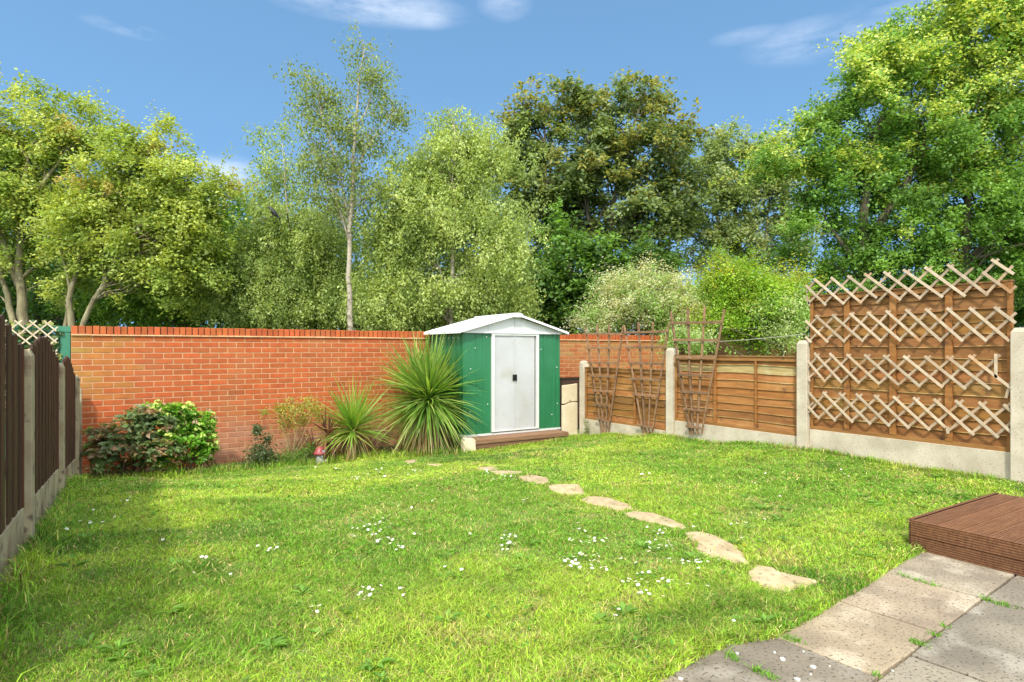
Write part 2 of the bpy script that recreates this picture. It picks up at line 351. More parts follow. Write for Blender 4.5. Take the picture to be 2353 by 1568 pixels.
# ------------------------------------------------------------------ brick wall (real bricks on a mortar core)
def brick_wall(x0, x1, yw, z0, ztop_ledge):
    root = empty('brick_wall', ((x0 + x1) / 2, yw, z0))
    tag(root, 'long red brick garden wall with brick-on-edge coping behind the shed', 'wall')
    core = MB(); core.box(x0, x1, yw + .004, yw + .22, z0, ztop_ledge); off = root.location
    core.build('mortar', M['mortar'], root, offset=off)
    b = MB(); r = random.Random(11)
    nrow = int((ztop_ledge - z0) / .075)
    for j in range(nrow):
        zt = ztop_ledge - .004 - j * .075; zb = zt - .065
        x = x0 + (.0 if j % 2 else .1125) - (0 if j % 2 else .1125)
        first = True
        while x < x1 - .02:
            w = .215
            if first and j % 2: w = .1025
            first = False
            xe = min(x + w, x1)
            h = zt + .40
            k = r.uniform(.90, 1.09); red = r.uniform(-.05, .05)
            c = np.array((k * (1 + red), k * (1 - red * .6), k * (1 - red * .5)))
            if r.random() < .04: c *= .78
            if h - .40 < .38 + r.uniform(-.12, .12) and 0.7 < x < 4.2:      # pale salts low on the wall
                f = min(1, max(0, (.32 - (zt)) / .45)) * r.uniform(.6, 1)
                c = c * (1 - f) + np.array((1.0, 2.2, 5.0)) * f
            if x < .0 - 0.0 and zt > .55:       # moss and lichen at the left end
                f = r.uniform(.1, .75) * min(1, (.25 - x) / .6)
                c = c * (1 - f) + np.array((.8, 2.1, 1.6)) * f
            if x > 6.15 and zt > .55:
                f = r.uniform(.2, 1) * (.95 if (zt > 1.0 or x > 7.7) else .45)
                c = c * (1 - f) + np.array((.95, 2.1, 2.6)) * f
            y_ = yw - r.uniform(0, .0025)
            e = .0035
            b.add([(x, yw + .02, zb), (xe, yw + .02, zb), (xe, yw + .02, zt), (x, yw + .02, zt), (x + e, y_, zb + e), (xe - e, y_, zb + e), (xe - e, y_, zt - e), (x + e, y_, zt - e)],
                  [(4, 5, 6, 7), (0, 1, 5, 4), (1, 2, 6, 5), (2, 3, 7, 6), (3, 0, 4, 7)], tuple(c))
            x = xe + .01
    b.build('brickwork', M['brick'], root, offset=off)
    # tile ledge then bricks on edge
    l = MB(); x = x0 - .0
    while x < x1:
        xe = min(x + r.uniform(.2, .24), x1); l.box(x, xe - .002, yw - .022 - r.uniform(0, .004), yw + .24, ztop_ledge, ztop_ledge + .016 + r.uniform(0, .004), (1.3 * r.uniform(.9, 1.1),) * 3); x = xe
    l.build('ledge', M['mortar'], root, offset=off)
    c = MB(); x = x0
    while x < x1:
        w = .064 + r.uniform(-.003, .003); k = r.uniform(.85, 1.15); zt = ztop_ledge + .122 + r.uniform(-.004, .004); dy = r.uniform(-.005, .005)
        c.box(x, min(x + w, x1), yw - .006 + dy, yw + .212 + dy, ztop_ledge + .02, zt, (k, k * r.uniform(.9, 1.1), k)); x += w + r.uniform(.008, .014)
    c.build('coping', M['brick'], root, bevel=.004, offset=off)
    cm = MB(); cm.box(x0 + .01, x1 - .01, yw + .012, yw + .2, ztop_ledge + .018, ztop_ledge + .108, (.28, .26, .25)); cm.build('coping_mortar', M['mortar'], root, offset=off)
    return root
brick_wall(-.59, 10.05, 9.4, -.6, 1.375)

# ------------------------------------------------------------------ shed
SH = empty('garden_shed', (5.21, 8.75, -.105))
tag(SH, 'green metal garden shed with pale sliding double doors and white pitched roof', 'shed')
off = SH.location
X0, X1, Y0, Y1, ZB, ZE = 4.30, 6.12, 8.15, 9.33, -.105, 1.46
def sb(name, m, fn, bevel=0, smooth=False, parent=SH):
    b = MB(); fn(b); return b.build(name, m, parent, bevel=bevel, smooth=smooth, offset=off)
def walls(b):
    # ribbed sheet: profile along the run, extruded in z
    def sheet(prof, z0, z1):
        vs = [(x, y, z0) for x, y in prof] + [(x, y, z1) for x, y in prof]; n = len(prof)
        b.add(vs, [(i, i + 1, n + i + 1, n + i) for i in range(n - 1)])
    def ribprof(a, bb, ribs, w=.016, h=.012):
        """a->bb along one axis at outward offset 0, ribs raise outward"""
        out = [(a, 0)]
        for rr in ribs: out += [(rr - w - .007, 0), (rr - w + .0, h), (rr + w, h), (rr + w + .007, 0)]
        return out + [(bb, 0)]
    # front left and right of the doors (outward = -Y)
    sheet([(t, Y0 - h) for t, h in ribprof(X0, 4.79, (X0 + .045, X0 + .235, 4.655))], ZB, ZE)
    sheet([(t, Y0 - h) for t, h in ribprof(5.67, X1, (5.80, 6.00, X1 - .04))], ZB, ZE)
    # left side (outward = -X), from back to front
    sheet([(X0 - h, t) for t, h in ribprof(Y1, Y0, ())], ZB, ZE)
    ribs = np.arange(Y0 + .10, Y1, .155)
    for yy in ribs: b.box(X0 - .012, X0 - .0005, yy - .016, yy + .016, ZB + .01, ZE)
    sheet([(X1, Y0), (X1, Y1)], ZB, ZE); sheet([(X1, Y1), (X0, Y1)], ZB, ZE)
    b.box(X0 + .01, X1 - .01, Y0 + .02, Y1 - .01, ZB, ZB + .01)
sb('wall', M['shed_green'], walls)
def base(b):
    b.box(X0 - .008, X1 + .006, Y0 - .016, Y1, ZB - .03, ZB + .002)
sb('base_rail', M['shed_white'], base)
def frame(b):
    b.box(4.784, 4.835, Y0 - .035, Y0 + .03, ZB + .016, ZE); b.box(5.625, 5.674, Y0 - .035, Y0 + .03, ZB + .016, ZE)
    b.box(4.8355, 5.6245, Y0 - .033, Y0 + .03, ZE - .045, ZE - .001); b.box(4.8355, 5.6245, Y0 - .033, Y0 + .03, ZB + .016, ZB + .04)
sb('door_frame', M['shed_white'], frame, bevel=.003)
for s_ in (0, 1):
    def door(b, s_=s_):
        a, c = ((4.838, 5.2095), (5.2105, 5.60))[s_]
        b.box(a, c, Y0 - .012 - .0 * s_, Y0 + .006, ZB + .042, ZE - .047)
        e = 5.2095 if s_ == 0 else 5.2105
        if s_ == 0: b.box(e - .016, e, Y0 - .019, Y0 - .0125, ZB + .042, ZE - .047)
        else: b.box(e, e + .016, Y0 - .019, Y0 - .0125, ZB + .042, ZE - .047)
    d = sb('door', M['shed_door'], door, bevel=.0025)
    def hnd(b, s_=s_):
        a = 5.172 if s_ == 0 else 5.216
        b.box(a, a + .034, Y0 - .030, Y0 - .0185, .70, .80); b.box(a + (.022 if s_ == 0 else .002), a + (.032 if s_ == 0 else .012), Y0 - .045, Y0 - .0305, .705, .795)
    h_ = sb('handle', M['black'], hnd, bevel=.003); h_.parent = d
sb('door_gap', M['black'], lambda b: b.box(5.601, 5.624, Y0 + .008, Y0 + .02, ZB + .042, ZE - .047))
ZR = 1.755; XM = (X0 + X1) / 2; OV = .10
sl = (ZR - ZE - .02) / (XM - (X0 - OV))
def gable(b, back=False):
    for yy, t in ((((Y0 - .02, .02), (Y1 - .02, .01))[back]),):
        b.add([(X0 + .0, yy, ZE + .002), (X1, yy, ZE + .002), (X1, yy, ZE + .03), (XM, yy, ZR - .03), (X0, yy, ZE + .03), (X0, yy + t, ZE + .002), (X1, yy + t, ZE + .002), (X1, yy + t, ZE + .03), (XM, yy + t, ZR - .03), (X0, yy + t, ZE + .03)],
              [(0, 1, 2, 3, 4), (9, 8, 7, 6, 5), (0, 5, 6, 1), (1, 6, 7, 2), (2, 7, 8, 3), (3, 8, 9, 4), (4, 9, 5, 0)])
    if back: return
    b.box(X0 - .02, X1 + .02, Y0 - .045, Y0 - .021, ZE - .012, ZE + .022)
    b.box(XM - .002, XM + .002, Y0 - .0225, Y0 - .0205, ZE + .022, ZR - .05, (.3, .3, .3)); b.box(4.72, 4.723, Y0 - .0225, Y0 - .0205, ZE + .022, ZE + .09, (.3, .3, .3))
sb('gable', M['shed_white'], gable); sb('gable', M['shed_white'], lambda b: gable(b, True))
for s_ in (-1, 1):
    def roof(b, s_=s_):
        xe = XM + s_ * (XM - X0 + OV); ye0, ye1 = Y0 - OV, Y1 + .02
        ze, zr = ZE + .02, ZR
        t = .008
        n = 9; W = (ye1 - ye0) / n
        prof = []
        for k in range(n):
            y = ye0 + k * W; prof += [(y, 0), (y + W * .62, 0), (y + W * .68, .012), (y + W * .94, .012)]
        prof.append((ye1, 0)); m_ = len(prof)
        nn = Vector((-s_ * (zr - ze) * -1, 0, abs(xe - XM))).normalized()
        vs = [(xe, y, ze + h) for y, h in prof] + [(XM, y, zr + h) for y, h in prof] + [(xe, y, ze + h - t) for y, h in prof] + [(XM, y, zr + h - t) for y, h in prof]
        fs = []
        for i in range(m_ - 1):
            fs += [(i, i + 1, m_ + i + 1, m_ + i), (2 * m_ + i, 3 * m_ + i, 3 * m_ + i + 1, 2 * m_ + i + 1), (i, 2 * m_ + i, 2 * m_ + i + 1, i + 1)]
        fs += [(0, m_, 3 * m_, 2 * m_), (m_ - 1, 3 * m_ - 1, 4 * m_ - 1, 2 * m_ - 1)]
        b.add(vs, fs)
    sb('roof_panel', M['roof_white'], roof)
    def trim(b, s_=s_):
        xe = XM + s_ * (XM - X0 + OV)
        b.box(min(xe, xe + s_ * .012), max(xe, xe + s_ * .012), Y0 - OV - .004, Y1 + .02, ZE - .018, ZE + .026)
        b.beam((xe, Y0 - OV - .006, ZE + .008), (XM, Y0 - OV - .006, ZR - .006), .034, .012, (0, 1, 0))
    sb('roof_trim', M['roof_white'], trim)
sb('ridge_cap', M['roof_white'], lambda b: (b.beam((XM, Y0 - OV - .02, ZR + .012), (XM, Y1 + .03, ZR + .012), .12, .012, (0, 0, 1)), b.box(XM - .09, XM + .09, Y0 - OV - .026, Y0 - OV - .0125, ZR - .05, ZR + .006)), bevel=.002)
for x, z in [(4.5, 1.22), (4.41, .25), (4.72, .35), (4.70, 1.39), (4.42, .9), (5.73, 1.2), (6.05, .9), (6.06, .3), (5.95, .12)]:
    sb('rivet', M['roof_white'], lambda b: b.box(x - .005, x + .005, Y0 - .016, Y0 - .001, z - .006, z + .006))
for y in (8.3, 8.47, 8.62, 8.78, 8.95): sb('rivet', M['roof_white'], lambda b: b.box(X0 - .016, X0 - .001, y - .007, y + .007, 1.37, 1.386))
# timber step in front of the shed
st = MB()
st.box(4.30, 6.05, 7.83, 8.125, -.205, -.137, (1.05, 1.05, 1.05)); 
for k in range(2): st.box(4.315, 6.045, 7.845, 7.875, -.208 - .062 * (k + 1) + .002, -.208 - .062 * k, (.8, .78, .76))
st.box(4.33, 6.03, 7.9, 8.11, -.36, -.209, (.5, .5, .5))
st.box(6.052, 6.075, 7.85, 8.1, -.33, -.155, (.8, .8, .8))
tag(st.build('timber_step', M['step_wood'], bevel=.005), 'long weathered timber step lying in front of the shed doors', 'step')
# stone block by the step, broken concrete boards between shed and fence
r = random.Random(5)
def rough_slab(name, poly, y, t, m, label, cat, lean=0):
    b = MB(); n = len(poly)
    vs = [(x, y + (z - poly[0][1]) * lean, z) for x, z in poly] + [(x, y + t + (z - poly[0][1]) * lean, z) for x, z in poly]
    b.add(vs, [tuple(range(n)), tuple(range(n, 2 * n))[::-1]] + [(i, n + i, n + (i + 1) % n, (i + 1) % n) for i in range(n)])
    return tag(b.build(name, m, bevel=.008), label, cat)
rough_slab('stone_block', [(4.14, -.33), (4.33, -.33), (4.335, -.14), (4.30, -.105), (4.155, -.10), (4.13, -.2)], 7.80, .1, M['pale_board'], 'pale buff stone block leaning at the left end of the timber step', 'stone', .15)
rough_slab('concrete_board', [(6.145, -.3), (6.46, -.3), (6.46, .30), (6.40, .305), (6.30, .30), (6.19, .262), (6.145, .265)], 8.10, .045, M['pale_board'], 'broken cream concrete board standing between shed and fence post, the taller lower one', 'board')
rough_slab('concrete_board', [(6.15, .285), (6.20, .285), (6.30, .318), (6.46, .318), (6.46, .62), (6.37, .61), (6.15, .595)], 8.105, .04, M['pale_board'], 'broken cream concrete slab stacked on top of the taller one beside the shed', 'board')
b = MB(); b.box(6.14, 8.2, 8.55, 8.58, -.3, .68); b.box(6.14, 8.2, 8.53, 8.60, .68, .705)
tag(b.build('fence_panel', M['dark_wood']), 'low dark brown wooden panel behind the broken concrete boards', 'fence panel')

# ------------------------------------------------------------------ right fence
FX = 6.50
def post(name, label, x0, x1, y0, y1, z0, z1, m, group, shape='taper'):
    b = MB(); n = .018
    if shape == 'taper':
        b.box(x0, x1, y0, y1, z0, z1 - .04); b.add([(x0, y0, z1 - .04), (x1, y0, z1 - .04), (x1, y1, z1 - .04), (x0, y1, z1 - .04), (x0 + n, y0 + n * 1.2, z1), (x1 - n, y0 + n * 1.2, z1), (x1 - n, y1 - n * 1.2, z1), (x0 + n, y1 - n * 1.2, z1)],
            [(4, 5, 6, 7), (0, 1, 5, 4), (1, 2, 6, 5), (2, 3, 7, 6), (3, 0, 4, 7)])
    else:
        prof = [(x0, z0), (x1, z0), (x1, z1 - .05), (x1 - .012, z1 - .015), ((x0 + x1) / 2, z1), (x0 + .012, z1 - .015), (x0, z1 - .05)]
        k = len(prof); b.add([(x, y0, z) for x, z in prof] + [(x, y1, z) for x, z in prof], [tuple(range(k))[::-1], tuple(range(k, 2 * k))] + [(i, (i + 1) % k, k + (i + 1) % k, k + i) for i in range(k)])
    o = b.build(name, m, bevel=.006, offset=((x0 + x1) / 2, (y0 + y1) / 2, z0)); o.location = ((x0 + x1) / 2, (y0 + y1) / 2, z0)
    return tag(o, label, 'fence post', group)
RG = 'pale concrete posts of the right fence'
post('concrete_post', 'rounded pale concrete post at the left end of the low fence beside the shed', 6.44, 6.56, 7.925, 8.03, -.4, 1.01, M['concrete'], RG, 'round')
post('concrete_post', 'pale concrete post between the two low fence panels', 6.43, 6.56, 5.955, 6.08, -.3, 1.22, M['concrete'], RG)
post('concrete_post', 'pale concrete post between low panel and tall latticed panel', 6.42, 6.55, 3.965, 4.09, -.2, 1.30, M['concrete'], RG)
post('concrete_post', 'thick speckled concrete post at the right edge, right of the tall panel', 6.42, 6.56, 1.98, 2.115, -.2, 1.385, M['concrete'], RG)
b = MB(); b.box(6.60, 6.66, 1.97, 2.05, -.1, 2.28); tag(b.build('wooden_post', M['fence_wood'], bevel=.004), 'tall slim brown wooden post behind the concrete post at the right edge', 'post')
def gravel(y0, y1, z0, z1, label):
    b = MB(); b.box(FX - .03, FX + .02, y0, y1, z0, z1); return tag(b.build('gravel_board', M['concrete'], bevel=.004), label, 'gravel board', 'concrete gravel boards under the right fence')
gravel(6.082, 7.923, -.4, .04, 'cream concrete gravel board under the leftmost low panel')
gravel(4.092, 5.953, -.3, .205, 'cream concrete gravel board under the longer low panel with the right fan trellis')
gravel(2.117, 3.963, -.2, .305, 'deep cream concrete gravel board under the tall latticed panel')

def lap_panel(label, y0, y1, z0, z1, pitch, battens, cat='fence panel', seed=1, top_col=None, bare=()):
    """overlapping horizontal boards in a frame, face towards -X"""
    root = empty('fence_panel', (FX, (y0 + y1) / 2, z0)); tag(root, label, cat, 'brown lap panels of the right fence')
    off = root.location; r = random.Random(seed)
    b = MB(); n = int(round((z1 - z0) / pitch)); pitch = (z1 - z0 - .03) / n; NS = 26
    zline = []
    for j in range(n + 1):
        base_ = z0 + .02 + j * pitch; a = r.uniform(.002, .008); ph = r.uniform(0, 6); tl = r.uniform(-.006, .006)
        zline.append([base_ + a * math.sin(ph + k / NS * r.uniform(4, 5) * 2) + tl * (k / NS - .5) for k in range(NS + 1)])
    for j in range(n):
        k = r.uniform(.68, 1.22); col = (k, k * r.uniform(.90, 1.12), k * r.uniform(.75, 1.15))
        if j in bare: col = (1.35, 2.3, 3.6)
        lo_, hi_ = zline[j], [z + .022 for z in zline[j + 1]]
        vs = []; cs = []
        ec = (1.9, 2.9, 4.2) if r.random() < .8 else (1.1, 1.2, 1.3)
        ew = r.uniform(.0018, .0055)
        for q in range(NS + 1):
            y = y0 + (y1 - y0) * q / NS
            w_ = ew * (.35 + 1.1 * abs(math.sin(q * .9 + j)))
            vs += [(FX + .014, y, hi_[q]), (FX - .003, y, lo_[q] + w_ + .0008), (FX - .0035, y, lo_[q] + w_), (FX - .004, y, lo_[q]), (FX + .008, y, lo_[q]), (FX + .022, y, hi_[q])]
            cs += [col, col, ec, ec, ec, col]
        fs = []
        for q in range(NS):
            for e in range(6): fs.append((q * 6 + e, q * 6 + (e + 1) % 6, (q + 1) * 6 + (e + 1) % 6, (q + 1) * 6 + e))
        b.add(vs, fs, cs)
    b.build('boards', M['fence_wood'], root, offset=off)
    f = MB(); tc_ = top_col or (1.05, 1.1, 1.15)
    f.box(FX - .028, FX - .006, y0, y0 + .035, z0, z1 - .002, (.95, .9, .85)); f.box(FX - .028, FX - .006, y1 - .035, y1, z0, z1 - .002, (1, 1, 1))
    f.box(FX - .026, FX - .006, y0 + .036, y1 - .036, z0 - .004, z0 + .036, (1.0, 1.05, 1.1)); f.box(FX - .024, FX - .006, y0 + .036, y1 - .036, z1 - .05, z1 - .004, tc_)
    f.build('frame', M['fence_wood'], root, bevel=.002, offset=off)
    c = MB(); c.box(FX - .034, FX + .03, y0 - .002, y1 + .002, z1 - .001, z1 + .016, (.9, 1.05, 1.25)); c.build('top_cap', M['fence_wood'], root, bevel=.002, offset=off)
    for yy, w in battens:
        d = MB(); d.box(FX - .030, FX - .0045, yy - w / 2, yy + w / 2, z0 + .037, z1 - .051, (1.05, 1.0, .95)); d.build('batten', M['fence_wood'], root, bevel=.002, offset=off)
    return root
lap_panel('low brown lap panel beside the shed carrying two fan trellises', 6.084, 7.921, .042, .89, .10, ((6.75, .035), (7.33, .02)), seed=4)
lap_panel('low brown lap panel with a bare pale top board and one fan trellis', 4.094, 5.951, .207, 1.105, .105, ((4.66, .02), (5.27, .038)), seed=8, bare=(7,))
lap_panel('tall brown lap panel covered with four rows of diamond lattice', 2.119, 3.961, .307, 1.79, .118, ((3.55, .055), (3.09, .06), (2.60, .06)), seed=15)

# diamond lattice strips on the tall panel
def lattice(label, rows, seed):
    """rows: list of front slats (top y, top z, bottom y, bottom z) and back slats"""
    b = MB(); r = random.Random(seed)
    front, back = rows
    for (ya, za, yb, zb) in front:
        k = r.uniform(.9, 1.25); b.beam((FX - .060, ya, za), (FX - .060, yb, zb), .0235, .008, (1, 0, 0), (k, k, k))
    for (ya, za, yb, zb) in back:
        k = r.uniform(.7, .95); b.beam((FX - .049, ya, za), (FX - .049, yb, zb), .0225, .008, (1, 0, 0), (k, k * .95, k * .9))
    return tag(b.build('lattice_strip', M['lattice_wood'], bevel=0), label, 'trellis', 'diamond lattice strips on the tall panel')
def q5(cx, cy): p = P(1807.8 + cx * .3713, 551.5 + cy * .3713, X=FX - .055); return p[1], p[2]
def strip(label, fr, bk, seed): lattice(label, ([(*q5(a, b_), *q5(c, d)) for a, b_, c, d in fr], [(*q5(a, b_), *q5(c, d)) for a, b_, c, d in bk]), seed)
strip('weathered diamond lattice strip rising above the top of the tall panel',
      [(118, 282, 245, 405), (172, 243, 357, 398), (275, 232, 465, 392), (378, 222, 560, 360), (483, 210, 708, 373), (602, 198, 832, 365), (722, 185, 968, 355), (855, 168, 1108, 350), (995, 152, 1248, 343), (1212, 200, 1395, 328), (1268, 122, 1408, 212)],
      [(140, 408, 118, 345), (130, 395, 285, 240), (118, 325, 180, 243), (225, 400, 400, 222), (345, 398, 522, 205), (555, 390, 760, 185), (450, 392, 640, 200), (690, 372, 895, 168), (820, 362, 1030, 152), (940, 358, 1150, 175), (1075, 352, 1310, 118), (1225, 345, 1398, 160), (1375, 325, 1418, 285)], 1)
strip('diamond lattice strip second from the top of the tall panel',
      [(118, 600, 155, 635), (118, 500, 258, 635), (180, 468, 362, 633), (282, 462, 475, 630), (392, 455, 588, 628), (500, 447, 708, 626), (615, 438, 830, 628), (738, 430, 960, 628), (860, 426, 1092, 628), (992, 422, 1240, 628), (1132, 420, 1382, 628), (1285, 415, 1418, 515)],
      [(118, 550, 200, 468), (135, 628, 305, 460), (235, 632, 415, 450), (350, 630, 520, 445), (462, 628, 640, 438), (575, 628, 765, 430), (690, 626, 890, 424), (815, 626, 1022, 420), (945, 626, 1165, 420), (1075, 626, 1318, 418), (1222, 626, 1418, 450)], 2)
strip('diamond lattice strip third from the top, with a loose broken slat at its right',
      [(120, 820, 145, 875), (128, 745, 240, 880), (172, 700, 343, 885), (267, 702, 452, 888), (372, 708, 575, 893), (482, 710, 695, 898), (600, 714, 828, 910), (724, 718, 968, 914), (855, 720, 1110, 924), (990, 720, 1262, 925), (1128, 715, 1390, 918), (1296, 705, 1296, 855)],
      [(128, 860, 290, 715), (122, 800, 200, 705), (230, 878, 395, 708), (335, 882, 515, 710), (440, 886, 635, 712), (570, 890, 760, 716), (690, 898, 890, 718), (815, 905, 1030, 720), (950, 912, 1165, 712), (1090, 920, 1320, 712), (1355, 980, 1385, 880)], 3)
strip('lowest diamond lattice strip on the tall panel',
      [(122, 1020, 205, 1110), (130, 938, 305, 1122), (225, 942, 412, 1130), (325, 946, 522, 1143), (430, 952, 640, 1155), (542, 960, 760, 1167), (660, 968, 888, 1178), (785, 975, 985, 1162), (912, 985, 1162, 1208), (1045, 993, 1312, 1224), (1190, 1003, 1388, 1190), (1345, 1018, 1388, 1060), (995, 1155, 1000, 1200)],
      [(125, 1045, 165, 1005), (122, 980, 150, 945), (190, 1105, 360, 950), (135, 1068, 245, 940), (290, 1115, 465, 955), (395, 1125, 570, 962), (505, 1140, 695, 968), (620, 1152, 820, 978), (742, 1165, 950, 985), (868, 1176, 1092, 993), (1000, 1180, 1235, 1003), (1130, 1205, 1388, 1010), (1280, 1222, 1388, 1130)], 4)

# fan trellises
def q4(cx, cy): return P((2100 + cx / 2.4125) * .6128, (1100 + cy / 2.4125) * .6128, X=FX - .065)
def fan(label, ups, bars, cut=0):
    root = empty('fan_trellis', tuple(q4(sum(u[2] for u in ups) / 4, ups[0][3]))); tag(root, label, 'trellis', 'fan trellises leaning on the low fence')
    off = root.location; r = random.Random(len(label))
    for (a, b_, c, d) in ups:
        m = MB(); p, q = q4(a, b_), q4(c, d); mid = (p + q) / 2 + np.array((0, r.uniform(-.006, .006), 0)); k = r.uniform(.85, 1.25); p[0] -= .0; 
        m.tube([p, mid, q], [.017, .017, .016], 4, (k, k, k)); m.build('upright', M['fan_wood'], root, offset=off)
    for (a, b_, c, d) in bars:
        m = MB(); p, q = q4(a, b_), q4(c, d); p[0] -= .025; q[0] -= .025; k = r.uniform(.8, 1.2)
        m.beam(p, q, .034, .016, (1, 0, 0), (k, k, k)); m.build('crossbar', M['fan_wood'], root, bevel=.002, offset=off)
fan('left of the three fan trellises, standing nearest the shed', [(230, 310, 380, 1285), (337, 280, 395, 1285), (447, 280, 415, 1285), (572, 290, 435, 1285)],
    [(225, 368, 590, 368), (245, 495, 550, 497), (262, 628, 525, 630), (275, 745, 512, 757), (303, 880, 490, 892), (315, 1003, 472, 1022), (332, 1130, 460, 1165)])
fan('middle fan trellis, right of two on the low panel by the shed', [(580, 290, 755, 1290), (708, 262, 775, 1290), (842, 262, 800, 1290), (985, 280, 830, 1290)],
    [(575, 358, 988, 345), (600, 492, 965, 490), (628, 632, 935, 637), (638, 772, 912, 785), (662, 912, 893, 935), (705, 1188, 852, 1218)])
fan('tallest fan trellis, on the panel with the bare pale top board', [(1000, 165, 1180, 1278), (1155, 130, 1205, 1278), (1310, 120, 1240, 1278), (1487, 145, 1280, 1270)],
    [(1005, 272, 1475, 262), (1030, 422, 1438, 428), (1048, 580, 1410, 585), (1078, 735, 1370, 750), (1100, 888, 1340, 905), (1128, 1045, 1310, 1062), (1150, 1200, 1282, 1220)])
# string line
b = MB(); pA, pB = P(1852, 768, X=6.55), P(1560, 789, X=6.60); pts = []
for k in range(13):
    t = k / 12; p = pA * (1 - t) + pB * t; p[2] -= .03 * 4 * t * (1 - t) * .6; pts.append(p)
b.tube(pts, [.0035] * 13, 4)
tag(b.build('string_line', M['string']), 'thin pale string stretched above the low fence in front of the shrubs', 'string')

# ------------------------------------------------------------------ left fence (dark vertical boards, arched tops)
LX = -.522
LG = 'old concrete posts of the left fence'
post('concrete_post', 'old lime-stained concrete post nearest the camera in the left fence, beyond the first dark panel', -.58, -.464, 4.48, 4.60, -.3, 1.20, M['old_concrete'], LG)
post('concrete_post', 'old concrete post between the second and third dark panels of the left fence', -.58, -.464, 6.60, 6.72, -.4, 1.077, M['old_concrete'], LG)
post('concrete_post', 'old grey concrete post at the far end of the left fence by the dark bush', -.58, -.464, 8.62, 8.74, -.7, .895, M['old_concrete'], LG)
post('concrete_post', 'slim short concrete post against the left end of the brick wall', -.56, -.47, 9.22, 9.32, -.7, .73, M['old_concrete'], LG)
post('concrete_post', 'old concrete post of the left fence beside the patio', -.58, -.464, 2.34, 2.46, -.3, 1.32, M['old_concrete'], LG)
def arch_panel(label, y0, y1, zb0, zb1, ze, za, seed):
    root = empty('fence_panel', (LX, (y0 + y1) / 2, zb0)); tag(root, label, 'fence panel', 'dark arched panels of the left fence')
    off = root.location; r = random.Random(seed); b = MB(); n = 20; W = (y1 - y0) / n
    for k in range(n):
        ya, yb = y0 + k * W, y0 + (k + 1) * W + (.012 if r.random() > .18 else -.006)
        t = (k + .5) / n; z1 = ze + (za - ze) * math.sin(math.pi * t) ** 1.05 + r.uniform(-.006, .006); z0 = zb0 + (zb1 - zb0) * t
        c = r.uniform(.8, 1.25); x = LX + (.012 if k % 2 else 0) + .002
        w = yb - ya
        b.add([(x, ya, z0), (x, yb, z0), (x, yb, z1 - .012), (x, (ya + yb) / 2, z1), (x, ya, z1 - .012), (x - .011, ya, z0), (x - .011, yb, z0), (x - .011, yb, z1 - .012), (x - .011, (ya + yb) / 2, z1), (x - .011, ya, z1 - .012)],
              [(0, 1, 2, 3, 4), (9, 8, 7, 6, 5), (0, 5, 6, 1), (1, 6, 7, 2), (2, 7, 8, 3), (3, 8, 9, 4), (4, 9, 5, 0)], (c, c, c))
    b.build('boards', M['dark_wood'], root, offset=off)
    for z in (.18, .72):
        f = MB(); f.box(LX - .05, LX - .011, y0 + .01, y1 - .01, zb0 + z, zb0 + z + .04); f.build('rail', M['dark_wood'], root, offset=off)
    f = MB(); f.box(LX + .0145, LX + .022, y1 - .035, y1 - .001, zb1, ze - .01, (1.9, 1.3, 1.1)); f.build('edge_batten', M['dark_wood'], root, offset=off)
    return root
arch_panel('nearest dark brown arched fence panel at the left edge', 2.46, 4.478, .36, .29, 1.22, 1.39, 1)
arch_panel('middle dark brown arched fence panel between two old posts', 4.602, 6.598, .27, .16, 1.13, 1.30, 2)
arch_panel('farthest narrow-looking dark arched fence panel before the dark bush', 6.722, 8.618, .07, -.06, .92, 1.13, 3)
def lgravel(y0, y1, z0, za, zb, label):
    b = MB(); b.add([(LX - .03, y0, z0), (LX + .02, y0, z0), (LX + .02, y1, z0), (LX - .03, y1, z0), (LX - .03, y0, za), (LX + .02, y0, za), (LX + .02, y1, zb), (LX - .03, y1, zb)],
        [(0, 3, 2, 1), (4, 5, 6, 7), (0, 1, 5, 4), (1, 2, 6, 5), (2, 3, 7, 6), (3, 0, 4, 7)])
    tag(b.build('gravel_board', M['old_concrete'], bevel=.004), label, 'gravel board', 'stained gravel boards under the left fence')
lgravel(2.462, 4.478, -.3, .358, .288, 'stained concrete gravel board under the nearest dark panel at the left edge')
lgravel(4.602, 6.598, -.4, .268, .158, 'stained concrete gravel board under the middle dark panel')
lgravel(6.722, 8.618, -.7, .068, -.062, 'stained concrete gravel board under the farthest dark panel')
lgravel(8.742, 9.218, -.8, .60, .58, 'stained concrete boards filling the last gap before the brick wall')

# neighbour's green rail, lattice and ivy past the left end of the wall
root = empty('green_fence', (-1.4, 9.5, -.6)); tag(root, 'green painted fence frame past the left end of the brick wall', 'fence'); off = root.location
b = MB(); b.box(-.70, -.60, 9.42, 9.54, -.6, 1.42); b.build('post', M['green_paint'], root, offset=off)
b = MB(); b.box(-3.2, -.56, 9.41, 9.56, 1.42, 1.49); b.build('top_rail', M['green_paint'], root, offset=off)
b = MB(); b.box(-3.2, -.70, 9.47, 9.50, -.6, 1.36); b.build('board', M['green_paint'], root, offset=off)
b = MB()
for k in range(-10, 24):
    x = -3.1 + k * .14
    for s_ in (1, -1):
        # clip the slats to the strip x in (-3.1,-.72), z in (.5,1.55)
        pts = []
        for t in np.linspace(0, 1, 60):
            xx = x + s_ * t * 1.05 + (0 if s_ > 0 else 1.05); zz = .5 + t * 1.05
            if -3.1 < xx < -.72: pts.append((xx, 9.37 + .004 * s_, zz))
        if len(pts) > 3: b.beam(pts[0], pts[-1], .016, .007, (0, 1, 0), (1.25, 1.3, 1.35))
tag(b.build('lattice_trellis', M['lattice_wood']), 'pale diamond lattice with ivy growing through it, left of the brick wall', 'trellis')

